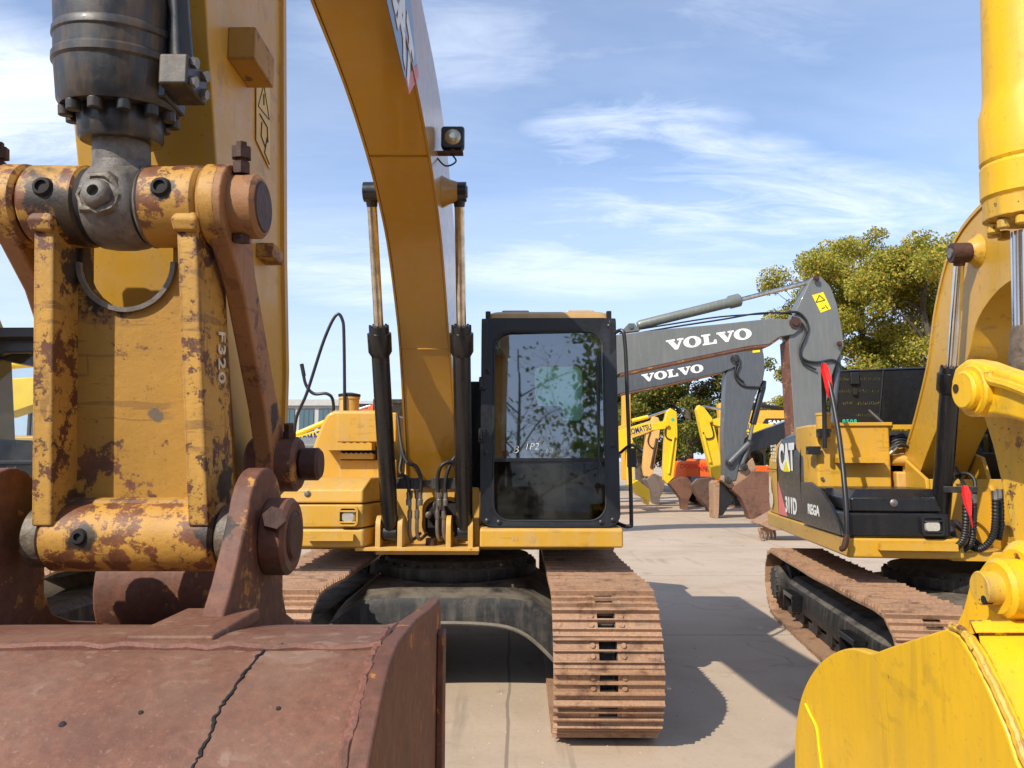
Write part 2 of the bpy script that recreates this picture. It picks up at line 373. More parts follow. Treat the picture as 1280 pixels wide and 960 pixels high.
def mat_glass(name, tint=(.75,.85,.8), r=.02, base=.06, ior=1.65):
    n = N(name)
    g = n.n('ShaderNodeBsdfGlossy'); g.inputs['Roughness'].default_value = r
    t = n.n('ShaderNodeBsdfTransparent'); t.inputs['Color'].default_value = (*tint, 1)
    d = n.n('ShaderNodeBsdfDiffuse'); d.inputs['Color'].default_value = (.5,.46,.4,1)
    fr = n.n('ShaderNodeFresnel'); fr.inputs['IOR'].default_value = ior
    gg = n.n('ShaderNodeNewGeometry'); m = n.n('ShaderNodeMixShader'); n.l(n.math('MULTIPLY', n.math('ADD', fr.outputs[0], base), n.math('SUBTRACT', 1.0, gg.outputs['Backfacing'])), m.inputs[0]); n.l(t.outputs[0], m.inputs[1]); n.l(g.outputs[0], m.inputs[2])
    m2 = n.n('ShaderNodeMixShader'); n.l(n.math('MULTIPLY', n.ramp(n.noise(3, 5, .7), .35, .75), .05), m2.inputs[0]); n.l(m.outputs[0], m2.inputs[1]); n.l(d.outputs[0], m2.inputs[2])
    n.l(m2.outputs[0], n.out.inputs[0]); return n.m
M['glass'] = mat_glass('tinted_glass', (.60,.76,.75), base=.20)
M['glassclear'] = mat_glass('clear_glass', (.95,.97,.96), base=.01, ior=1.4)
M['glasslow'] = mat_glass('dark_lower_glass', (.34,.42,.38), base=.0, ior=1.42)
M['glassfar'] = mat_glass('dark_tinted_glass', (.3,.36,.38), base=.15)
def mat_mesh_panel():
    n = N('perforated_black_sheet')
    v = n.n('ShaderNodeTexVoronoi'); n.l(n.mapping((62, 0, 9)), v.inputs['Vector']); v.inputs['Scale'].default_value = 1; v.inputs['Randomness'].default_value = 0
    h = n.ramp(v.outputs['Distance'], .14, .16, True)
    b = n.bsdf((.012,.012,.013), .4); t = n.n('ShaderNodeBsdfTransparent'); m = n.n('ShaderNodeMixShader')
    n.l(h, m.inputs[0]); n.l(b.outputs[0], m.inputs[1]); n.l(t.outputs[0], m.inputs[2]); n.l(m.outputs[0], n.out.inputs[0]); return n.m
M['mesh'] = mat_mesh_panel()
def mat_ground():
    n = N('worn_concrete')
    w = n.tc.outputs['Object']
    big = n.noise(.09, 5, .6, w); mid = n.noise(.9, 7, .65, w, .5); fine = n.noise(26, 6, .75, w)
    c = n.mix(n.rng(big, .35, .65, 0, 1), (.43,.33,.235), (.54,.435,.335))
    c = n.mix(n.math('MULTIPLY', n.ramp(mid, .42, .72), .55), c, (.33,.25,.17))
    c = n.mix(n.math('MULTIPLY', n.ramp(n.noise(2.1, 8, .7, w, 1.2), .58, .72), .6), c, (.22,.165,.12))
    c = n.mix(n.math('MULTIPLY', n.ramp(n.noise(.45, 6, .7, n.mapping((.35,2.2,1))), .52, .7), .4), c, (.55,.44,.35))
    c = n.mix(n.math('MULTIPLY', n.ramp(fine, .5, .75), .3), c, (.2,.16,.12))
    c = n.mix(n.math('MULTIPLY', n.ramp(n.noise(1.3, 4, .6, w, .6), .66, .74), .55), c, (.10,.08,.06))
    tm = n.math('MULTIPLY', n.ramp(n.noise(1, 5, .6, n.mapping((7,.35,1))), .56, .68), n.ramp(n.noise(.35, 3, .5, w), .45, .6)); c = n.mix(n.math('MULTIPLY', tm, .4), c, (.2,.16,.12))
    c = n.mix(n.math('MULTIPLY', n.ramp(n.noise(90, 3, .6, w), .64, .7), .5), c, (.16,.13,.10))
    br = n.n('ShaderNodeTexBrick'); br.offset = 0; br.inputs['Scale'].default_value = 1
    br.inputs['Brick Width'].default_value = 5; br.inputs['Row Height'].default_value = 3.6; br.inputs['Mortar Size'].default_value = .012
    br.inputs['Color1'].default_value = (0,0,0,1); br.inputs['Color2'].default_value = (.0,0,0,1); br.inputs['Mortar'].default_value = (1,1,1,1); br.inputs['Mortar Smooth'].default_value = .3
    wob = n.n('ShaderNodeVectorMath', operation='ADD'); off = n.n('ShaderNodeTexNoise'); off.inputs['Scale'].default_value = 1.5; n.l(w, off.inputs['Vector'])
    sc2 = n.n('ShaderNodeVectorMath', operation='SCALE'); sc2.inputs['Scale'].default_value = .05; n.l(off.outputs['Color'], sc2.inputs[0]); n.l(w, wob.inputs[0]); n.l(sc2.outputs[0], wob.inputs[1])
    n.l(wob.outputs[0], br.inputs['Vector'])
    c = n.mix(n.math('MULTIPLY', br.outputs['Color'], .6), c, (.14,.11,.085))
    cr = n.n('ShaderNodeTexVoronoi', feature='DISTANCE_TO_EDGE'); cr.inputs['Scale'].default_value = .42
    wob2 = n.n('ShaderNodeVectorMath', operation='ADD'); sc3 = n.n('ShaderNodeVectorMath', operation='SCALE'); sc3.inputs['Scale'].default_value = .9
    n.l(off.outputs['Color'], sc3.inputs[0]); n.l(w, wob2.inputs[0]); n.l(sc3.outputs[0], wob2.inputs[1]); n.l(wob2.outputs[0], cr.inputs['Vector'])
    crm = n.math('MULTIPLY', n.ramp(cr.outputs['Distance'], .001, .007, True), n.ramp(n.noise(.5, 3, .5, w), .5, .58))
    c = n.mix(n.math('MULTIPLY', crm, .35), c, (.13,.10,.08))
    n.bsdf(c, n.rng(mid, .3, .7, .78, .95), 0, n.bump(n.math('ADD', n.math('MULTIPLY', fine, .5), n.math('MULTIPLY', mid, .5)), .35, .012), 0, .3); return n.m
M['ground'] = mat_ground()
def mat_leaf(name, cols):
    n = N(name); g = n.n('ShaderNodeNewGeometry')
    r = n.n('ShaderNodeValToRGB'); n.l(g.outputs['Random Per Island'], r.inputs[0])
    e = r.color_ramp.elements
    e[0].color = (*cols[0], 1); e[1].color = (*cols[-1], 1)
    for i, c in enumerate(cols[1:-1]): x = e.new((i+1)/(len(cols)-1)); x.color = (*c, 1)
    big = n.noise(.55, 3)
    c = n.mix(n.math('MULTIPLY', n.ramp(big, .4, .65), .55), r.outputs[0], cols[len(cols)//2])
    b = n.bsdf(c, .55, spec=.3); tr = n.n('ShaderNodeBsdfTranslucent'); n.l(c, tr.inputs[0])
    m = n.n('ShaderNodeMixShader'); m.inputs[0].default_value = .35; n.l(b.outputs[0], m.inputs[1]); n.l(tr.outputs[0], m.inputs[2]); n.l(m.outputs[0], n.out.inputs[0]); return n.m
M['leaf_autumn'] = mat_leaf('autumn_leaves', [(.11,.15,.02), (.20,.25,.03), (.36,.34,.045), (.52,.40,.055), (.60,.36,.06)])
M['leaf_green'] = mat_leaf('green_leaves', [(.05,.10,.02), (.09,.16,.025), (.15,.21,.035), (.28,.27,.05)])
M['leaf_mix'] = mat_leaf('mixed_leaves', [(.045,.085,.018), (.08,.125,.025), (.17,.19,.035), (.45,.30,.035)])
M['bark'] = simple('bark', (.085,.065,.05), .9, var=.35, bump=.5, scl=12)
M['facade'] = simple('pale_facade', (.42,.42,.40), .7)
M['brown_facade'] = simple('brown_brick_facade', (.16,.11,.09), .8)
M['bluewin'] = simple('facade_glass', (.06,.11,.13), .1, bump=0, coat=.5)
M['darkframe'] = simple('dark_frames', (.05,.055,.06), .5)
M['whitewash'] = simple('whitewashed_wall', (.7,.7,.68), .7)
M['archrim'] = simple('painted_lit_arch_rim', (.16,.14,.11), .7, var=.3, bump=.2)  # pale colour stands for light catching the arch's lower edge
# ------------------------------------------------------------------ tracks
def track(parent, cx, half, h, w, nsh=45, outer=-1, steps=False, sag=.03, simple_=False, mat='track'):
    r = h/2 - .035; zb = .035
    path = []
    def add(a, b, n):
        for i in range(n): path.append((a[0]+(b[0]-a[0])*i/n, a[1]+(b[1]-a[1])*i/n))
    yf = -half + r + .035; yr = half - r - .035; zc = zb + r
    add((yf, zb), (yr, zb), 30)
    for i in range(18): a = R_(-90 + 180*i/18); path.append((yr + r*math.cos(a), zc + r*math.sin(a)))
    n = 30
    for i in range(n):
        t = i/n; path.append((yr + (yf-yr)*t, zc + r - sag*math.sin(math.pi*t)*(.6+.4*math.sin(3*math.pi*t)**2)))
    for i in range(18): a = R_(90 + 180*i/18); path.append((yf + r*math.cos(a), zc + r*math.sin(a)))
    P2 = [Vector((a, b)) for a, b in path]; m = len(P2)
    L = [0]
    for i in range(m): L.append(L[-1] + (P2[(i+1) % m] - P2[i]).length)
    T = L[-1]
    def at(s):
        s %= T
        lo, hi = 0, m
        while hi - lo > 1:
            mid = (lo+hi)//2
            if L[mid] <= s: lo = mid
            else: hi = mid
        a = P2[lo]; b = P2[(lo+1) % m]; f = (s - L[lo]) / max(1e-6, L[lo+1]-L[lo]); return a.lerp(b, f)
    def nrm(s):
        d = (at(s+.02) - at(s-.02)).normalized(); return Vector((d.y, -d.x))
    st = [(.0,-.006,0),(.02,.004,0),(.05,.034,0),(.11,.034,0),(.14,.004,1),(.38,.004,0),(.40,.026,0),(.45,.026,0),(.47,.004,1),(.73,.004,0),(.75,.026,0),(.80,.026,0),(.82,.004,0),(.98,.004,0)]
    xs = [-w/2, -.05, .05, w/2]
    g = G(); pitch = T/nsh; rows = []; rnd = random.Random(int(cx*100)+7)
    flags = []
    for k in range(nsh):
        s0 = k*pitch; nn = nrm(s0 + pitch/2); a = at(s0); b = at(s0+pitch)
        jit = rnd.uniform(-.003, .003)
        for f, hh, hole in st:
            c = a.lerp(b, f) + nn*(hh + jit)
            ci = a.lerp(b, f) - nn*.014
            rows.append(([g.v((cx+x, c.x, c.y)) for x in xs], [g.v((cx+x, ci.x, ci.y)) for x in xs])); flags.append(hole)
        if not simple_:
            for f in (.26, .60):
                for sx in (-.085, .085):
                    c = a.lerp(b, f) + nn*.002
                    g.cyl((cx+sx, c.x, c.y), (cx+sx, c.x + nn.x*.014, c.y + nn.y*.014), .017, .014, 8)
    q = len(rows)
    for i in range(q):
        j = (i+1) % q
        for x in range(3):
            if flags[i] and x == 1 and not simple_: continue
            g.face([rows[i][0][x], rows[j][0][x], rows[j][0][x+1], rows[i][0][x+1]])
            g.face([rows[i][1][x], rows[i][1][x+1], rows[j][1][x+1], rows[j][1][x]])
        for x in (0, 3):
            g.face([rows[i][0][x], rows[i][1][x], rows[j][1][x], rows[j][0][x]])
    t = put('track', g, M[mat], parent, ang=25)
    g = G()
    for sx in (-.1, .045):
        o_ = []; i2 = []
        for i in range(m):
            s = L[i]; nn = nrm(s); c = at(s)
            o_.append((cx+sx, c.x-nn.x*.016, c.y-nn.y*.016)); i2.append((cx+sx, c.x-nn.x*.085, c.y-nn.y*.085))
        g.ring(o_, i2, (.055, 0, 0))
    put('track_chain', g, M['blackdust'], t)
    g = G(); g.lathe([(.05,-.11),(r-.10,-.11),(r-.09,-.045),(r-.05,-.04),(r-.05,.04),(r-.09,.045),(r-.10,.11),(.05,.11)], (cx, yf, zc), (1,0,0), 32)
    put('idler_wheel', g, M['blackdust'], t)
    g = G(); nt = 21
    prof = []
    for i in range(nt*2):
        rr = r-.03 if i % 2 else r-.09
        for d in (-.35, .35):
            a = 2*math.pi*(i+d)/(nt*2); prof.append((yr + rr*math.cos(a), zc + rr*math.sin(a)))
    g.side(prof, cx-.03, cx+.03); g.lathe([(r-.12, -.05), (r-.12, .05)], (cx, yr, zc), (1,0,0), 28)
    g.lathe([(.20,0),(.20,.10),(.17,.12),(.17,w/2-.05),(.14,w/2-.02),(.04,w/2-.01)], (cx, yr, zc), (outer, 0, 0), 28)
    for k in range(12):
        a = 2*math.pi*k/12; g.cyl((cx+outer*(w/2-.06), yr+.145*math.cos(a), zc+.145*math.sin(a)), (cx+outer*(w/2-.015), yr+.145*math.cos(a), zc+.145*math.sin(a)), .012, None, 6)
    put('sprocket', g, M['blackdust'], t)
    hw = w/2 - .08
    g = G(); b0, b1 = yf+.32, yr-.28
    top = zc + .11
    pr = [(-hw+.05, .17), (hw-.05, .17), (hw-.0, .28), (hw-.02, top-.06), (hw-.1, top), (-hw+.1, top), (-hw+.02, top-.06), (-hw, .28)]
    g.rings([[ (cx+a*.55, b0-.22, (b-zc)*.6+zc) for a, b in pr], [(cx+a, b0, b) for a, b in pr], [(cx+a, b1, b) for a, b in pr], [(cx+a*.7, b1+.15, (b-zc)*.7+zc) for a, b in pr]])
    put('track_frame', g, M['blackdust'], t, bevel=.01)
    nr = 7
    for k in range(nr):
        y = b0 - .05 + (b1-b0+.1)*k/(nr-1)
        g = G(); g.lathe([(.04,-.13),(.085,-.13),(.085,-.08),(.065,-.07),(.065,.07),(.085,.08),(.085,.13),(.04,.13)], (cx, y, .16), (1,0,0), 18)
        put('roller', g, M['blackdust'], t)
    if steps:
        for y in (b0+.35, b1-.45):
            g = G(); x0 = cx + outer*hw; x1 = cx + outer*(hw+.09)
            lo, hi = min(x0, x1), max(x0, x1)
            g.bx(lo, hi, y-.17, y+.17, top-.13, top-.085); g.bx(lo, hi, y-.17, y-.145, top-.24, top-.13); g.bx(lo, hi, y+.145, y+.17, top-.24, top-.13)
            put('frame_step', g, M['black'], t, bevel=.006)
    return t
def carbody(parent, half, gap, h, name='undercarriage_frame', mat='blackdust'):
    g = G(); hw = gap + .12
    def sec(y, zt, arch, dz=.0):
        up = [(-hw, zt-.18), (-hw*.72, zt-.02), (-hw*.5, zt+.0), (hw*.5, zt+.0), (hw*.72, zt-.02), (hw, zt-.18)]
        lo = [(hw, .16), (hw*.86, .30), (hw*.62, arch-.05), (hw*.3, arch), (-hw*.3, arch), (-hw*.62, arch-.05), (-hw*.86, .30), (-hw, .16)]
        return [(a, y, b) for a, b in up + lo]
    g.rings([sec(-.86, h-.10, .50), sec(-.84, h-.05, .51), sec(-.55, h+.0, .52), sec(-.3, h+.02, .54), sec(.6, h+.02, .5), sec(.9, h-.05, .47)])
    c = put(name, g, M[mat], parent, ang=30)
    g = G(); g.lathe([(.52,0),(.60,0),(.62,.03),(.62,.09),(.58,.10),(.56,.14),(.3,.14)], (0, .05, h+.0), (0,0,1), 48)
    for k in range(28):
        a = 2*math.pi*k/28; g.cyl((.59*math.cos(a), .05+.59*math.sin(a), h+.10), (.59*math.cos(a), .05+.59*math.sin(a), h+.118), .014, None, 6)
    put('slew_ring', g, M['blackdust'], parent)
    g = G(); ar = [(-hw, .16), (-hw*.86, .30), (-hw*.62, .45), (-hw*.3, .50), (hw*.3, .50), (hw*.62, .45), (hw*.86, .30), (hw, .16)]; ar = curve2(ar, 5); g.tube([(a, -.862, b+.004) for a, b in ar], .014, 6); put('lit_arch_rim', g, M['archrim'], c)
    return c
# ------------------------------------------------------------------ cylinders
def cylinder(parent, base, tip, frac, rb, rr, world=False, mat='black', rodmat='chrome', name='boom_cylinder', headmat=None, eye=.05, w=.09):
    base = Vector(base); tip = Vector(tip); d = tip - base; Lc = d.length; u = d.normalized()
    g = G(); e = Lc*frac
    g.lathe([(rb*.6, -.0), (rb*.82, .05), (rb, .08), (rb, e-.20), (rb*1.02, e-.2), (rb*1.32, e-.17), (rb*1.34, e-.05), (rb*1.12, e-.045), (rb*1.12, e-.005), (rb*.7, e)], base, u, 28)
    g.cyl(base - Vector((w/2,0,0)), base + Vector((w/2,0,0)), eye, None, 20)
    for k in range(8):
        a = 2*math.pi*k/8; o = u.orthogonal().normalized(); o2 = u.cross(o)
        q = base + u*(e-.045) + (o*math.cos(a) + o2*math.sin(a))*rb*.98; g.cyl(q, q+u*.05, rb*.13, None, 6)
    c = put(name, g, M[mat], parent, world=world)
    g = G(); g.cyl(base + u*(e-.01), tip - u*.03, rr, None, 24); put('rod', g, M[rodmat], c, world=world)
    g = G(); g.cyl(tip - Vector((w/2,0,0)), tip + Vector((w/2,0,0)), eye*1.1, None, 24); g.cyl(tip - u*.09, tip - u*.02, rr*1.05, rr*1.35, 20)
    put('rod_eye', g, M[headmat or mat], c, world=world, bevel=.003)
    return c
def hose(parent, pts, r=.014, world=False, mat='rubber', name='hose', smooth=8, fit=True, n=10):
    g = G(); g.tube(pts, r, n, smooth); h = put(name, g, M[mat], parent, world=world)
    if fit:
        for a, b in ((pts[0], pts[1]),):
            a = Vector(a); b = Vector(b); d = (b-a).normalized()
            g = G(); g.lathe([(r*1.5,-.02),(r*1.5,.02),(r*1.15,.025),(r*1.15,.07)], a, d, 8); put('fitting', g, M['steel'], h, world=world)
    return h
# ------------------------------------------------------------------ cab
def cab(parent, x0, x1, yf, yb, z0, z1, lean=.11, bar=.45, chalk=None, rail=True, red=True, gm='glass', rg='rearglass'):
    def ly(z): return yf + lean*max(0, (z-z0)/(z1-z0))**1.5
    iw = .085
    O = rrect(x0, x1, z0, z1, .085); I = rrect(x0+iw+.01, x1-iw-.015, z0+.045, z1-.10, .11)
    g = G()
    o1 = [(x, ly(z), z) for x, z in O]; i1 = [(x, ly(z)+.012, z) for x, z in I]
    o2 = [(x, ly(z)+.09, z) for x, z in O]; i2 = [(x, ly(z)+.07, z) for x, z in I]
    n = len(O)
    for a, b in ((o1, i1), (i1, i2), (i2, o2), (o2, o1)):
        va = [g.v(p) for p in a]; vb = [g.v(p) for p in b]
        for k in range(n): g.face([va[k], vb[k], vb[(k+1) % n], va[(k+1) % n]])
    bmesh.ops.remove_doubles(g.bm, verts=g.bm.verts[:], dist=1e-5)
    cf = put('cab', g, M['cabblack'], parent, ang=50)
    for x, dx in ((x0+.001, .05), (x1-.051, .05)):   # sides, rear, floor
        g = G()
        oo = rrect(yf+.09, yb, z0, z1, .04); ii = rrect(yf+.17, yb-.32, z0+.62, z1-.14, .07)
        g.ring([(x, a, b) for a, b in oo], [(x, a, b) for a, b in ii], (dx, 0, 0))
        put('side_frame', g, M['cabblack'], cf, bevel=.006)
    g = G(); oo = rrect(x0+.05, x1-.05, z0, z1, .03); ii = rrect(x0+.40, x1-.12, z0+.80, z1-.16, .06)
    g.ring([(a, yb-.05, b) for a, b in oo], [(a, yb-.05, b) for a, b in ii], (0, .05, 0)); put('rear_frame', g, M['cabblack'], cf)
    g = G(); g.bx(x0+.05, x1-.05, yf+.1, yb-.06, z0+.002, z0+.05); g.bx(x0+.05, x1-.05, yf+.12, yb-.06, z1-.06, z1-.02)
    g.bx(x1-.26, x1-.1, yf+.35, yb-.3, z0+.05, z0+.62); g.bx(x0+.08, x0+.26, yf+.45, yb-.3, z0+.05, z0+.6); put('cab_floor_and_consoles', g, M['interior'], cf, bevel=.01)
    cx = (x0+x1)/2
    g = G(); g.bx(cx-.24, cx+.24, yf+.75, yf+1.2, z0+.40, z0+.56); g.bx(cx-.27, cx+.15, yf+1.1, yf+1.22, z0+.5, z0+.90)
    s = put('seat', g, M['seat'], cf, bevel=.04, seg=3)
    if red:
        g = G(); g.front([(cx-.2, z0+.74), (cx+.0, z0+.74), (cx-.08, z0+.98), (cx-.14, z0+.98)], yf+1.07, yf+1.1); put('seat_panel', g, M['seatred'], s)
    g = G()
    for sx in (-.16, .12):
        g.tube([(cx+sx, yf+.38, z0+.05), (cx+sx, yf+.34, z0+.35), (cx+sx*1.1, yf+.36, z0+.62)], .014, 8)
        g.bx(cx+sx-.05, cx+sx+.05, yf+.24, yf+.36, z0+.07, z0+.1)
    put('pedal_levers', g, M['steel'], cf)
    # panes
    g = G(); zt = z0+.045; zb = z0+bar
    pane = [p for p in rrect(x0+iw+.008, x1-iw-.013, zt, z1-.10, .11)]
    up = [(x, z) for x, z in pane if z > zb]; lo = [(x, z) for x, z in pane if z <= zb]
    xl, xr = x0+iw+.008, x1-iw-.013
    upper = [(xr, zb+.012)] + [p for p in up] + [(xl, zb+.012)]
    g.rings([[(x, ly(z)+.035-.038*(x-cx), z) for x, z in upper], [(x, ly(z)+.041-.038*(x-cx), z) for x, z in upper]])
    w1 = put('windscreen', g, M[gm], cf, flat=True)
    g = G(); lower = [(xl, zb-.012)] + [p for p in lo] + [(xr, zb-.012)]
    g.rings([[(x, ly(z)+.03-.03*(x-cx), z) for x, z in lower], [(x, ly(z)+.036-.03*(x-cx), z) for x, z in lower]])
    w2 = put('lower_windscreen', g, M['glasslow'], cf, flat=True)
    g = G(); g.bx(xl-.01, xr+.01, ly(zb)+.018, ly(zb)+.05, zb-.013, zb+.013); put('screen_divider', g, M['cabblack'], cf, bevel=.003)
    for x in (x0+.02, x1-.03):
        g = G(); g.bx(x, x+.006, yf+.165, yb-.315, z0+.615, z1-.135); put('side_window', g, M[gm], cf, flat=True)
    g = G(); g.bx(x0+.395, x1-.115, yb-.03, yb-.024, z0+.795, z1-.155); put('rear_window', g, M[rg], cf, flat=True)
    # roof
    g = G()
    def rr_(ins, z): return [(x, y, z) for x, y in rrect(x0+ins, x1-ins, yf+.10+ins, yb-ins, .06)]
    g.rings([rr_(.03, z1-.002), rr_(.035, z1+.035), rr_(.07, z1+.055), rr_(.2, z1+.058)])
    rf = put('roof', g, M['rooftan'], cf)
    g = G()
    for a in (x0+.14, x1-.34): g.bx(a, a+.2, yf+.2, yb-.2, z1+.05, z1+.075)
    put('roof_rib', g, M['rooftan'], rf, bevel=.015)
    for x in (x0+.045, x1-.045):
        g = G(); g.bx(x-.018, x+.018, ly(z1)+.02, ly(z1)+.06, z1-.01, z1+.055); put('roof_lug', g, M['cabblack'], cf, bevel=.006)
    # frame bolts
    for x, z in ((x0+.04, z1-.06), (x1-.045, z1-.06), (x0+.05, z0+.04), (x0+.13, z0+.03), (x1-.05, z0+.045), (x1-.13, z0+.03), (x0+.04, z0+bar+.05), (x1-.045, z0+bar+.1), (x0+.05, z1-.38)):
        g = G(); g.lathe([(.017, 0), (.017, -.008), (.008, -.014)], (x, ly(z)+.003, z), (0, 1, 0), 10); put('frame_bolt', g, M['plastic'], cf)
    for z in (z0+.62, z0+.98):
        g = G(); g.bx(x0-.012, x0+.035, ly(z)-.018, ly(z)+.01, z-.045, z+.045); g.cyl((x0+.0, ly(z)-.022, z-.03), (x0+.0, ly(z)-.022, z+.03), .014, None, 10); put('frame_hinge', g, M['cabblack'], cf, bevel=.004)
    g = G(); sl_ = [(x, z) for x, z in rrect(x0+iw+.004, x1-iw-.009, z0+.040, z1-.095, .113)]; pp_ = [(x, ly(z)+.012, z) for x, z in sl_]; g.tube(pp_ + [pp_[0]], .007, 6); put('window_seal', g, M['rubber'], cf)
    # wiper
    g = G(); g.tube([(x1-.14, ly(z0+.5)-.005, z0+.35), (x1-.12, ly(z0+1.2)-.01, z0+1.2)], .006, 6); g.bx(x1-.145, x1-.133, ly(z0+.6)+.005, ly(z0+.6)+.028, z0+.55, z0+1.15)
    put('wiper', g, M['plastic'], cf)
    if chalk:
        for k, (txt, dx, dz, sz, sh) in enumerate(chalk):
            me = letters(txt, sz, -.0015, 1.05, .0005, .25)
            z = z0+dz; put_mesh('chalk_marking', me, frame((x0+dx, ly(z)+.033-.038*(x0+dx-cx), z), (1, 0, .03), (0, 0, 1)), M['chalk'], w1 if dz > bar else w2)
    if rail:
        g = G(); xx = x1+.035
        g.tube([(x1-.03, yf+.12, z1-.12), (xx, yf+.06, z1-.10), (xx+.02, yf+.05, z1-.2), (xx+.03, yf+.05, z0+.9), (xx+.045, yf+.05, z0+.1), (xx+.03, yf+.06, z0+.0), (x1-.02, yf+.12, z0+.02)], .014, 8, 6)
        put('handrail', g, M['plastic'], cf)
        g = G(); g.tube([(x1+.02, yf+.1, z0+.50), (x1+.08, yf+.0, z0+.55), (x1+.15, yf-.02, z0+.50)], .011, 8, 5); g.bx(x1+.05, x1+.11, yf-.02, yf+.01, z0+.40, z0+.53)
        mi = put('mirror', g, M['plastic'], cf, bevel=.012)
    return cf
# ------------------------------------------------------------------ yellow machine body seen from the front
def lamp_set(parent, cx, y, z, w=.17, h=.14, body='yellow'):
    g = G(); o = rrect(cx-w/2, cx+w/2, z-h/2, z+h/2, .03); i = rrect(cx-w/2+.012, cx+w/2-.012, z-h/2+.012, z+h/2-.012, .02)
    g.ring([(a, y-.03, b) for a, b in o], [(a, y-.03, b) for a, b in i], (0, .034, 0))
    l = put('headlight', g, M[body], parent)
    g = G(); g.front(rrect(cx-w/2+.01, cx+w/2-.01, z-h/2+.01, z+h/2-.01, .02), y-.006, y+.002); put('lamp_recess', g, M['plastic'], l)
    g = G(); g.rings([[(a, y-.007, b) for a, b in rrect(cx-w/2+.02, cx+w/2-.02, z-h*.30, z+h*.22, .02)], [(a, y-.022, b) for a, b in rrect(cx-w/2+.03, cx+w/2-.03, z-h*.26, z+h*.18, .02)]]); put('lens', g, M['lamplens'], l)
    for dz in (h*.27, -h*.3):
        g = G(); g.bx(cx-w/2+.008, cx+w/2-.008, y-.032, y-.024, z+dz-.006, z+dz+.006); put('lamp_guard', g, M[body], l, bevel=.002)
    return l
def step_tread(parent, x0, x1, y, z, d=.12, h=.04, mat='yellow', teeth=True):
    g = G(); n = 14
    pts = [(x0, z-h), (x1, z-h)]
    if teeth:
        for k in range(n, -1, -1):
            xx = x0 + (x1-x0)*k/n; pts.append((xx, z+.008 if k % 2 else z-.002))
    else: pts += [(x1, z), (x0, z)]
    g.front(pts, y-d, y-d+.006); g.bx(x0, x1, y-d+.006, y, z-h, z-h+.006); g.bx(x0, x0+.006, y-d+.006, y, z-h+.006, z-.003); g.bx(x1-.006, x1, y-d+.006, y, z-h+.006, z-.003)
    return put('step', g, M[mat], parent)
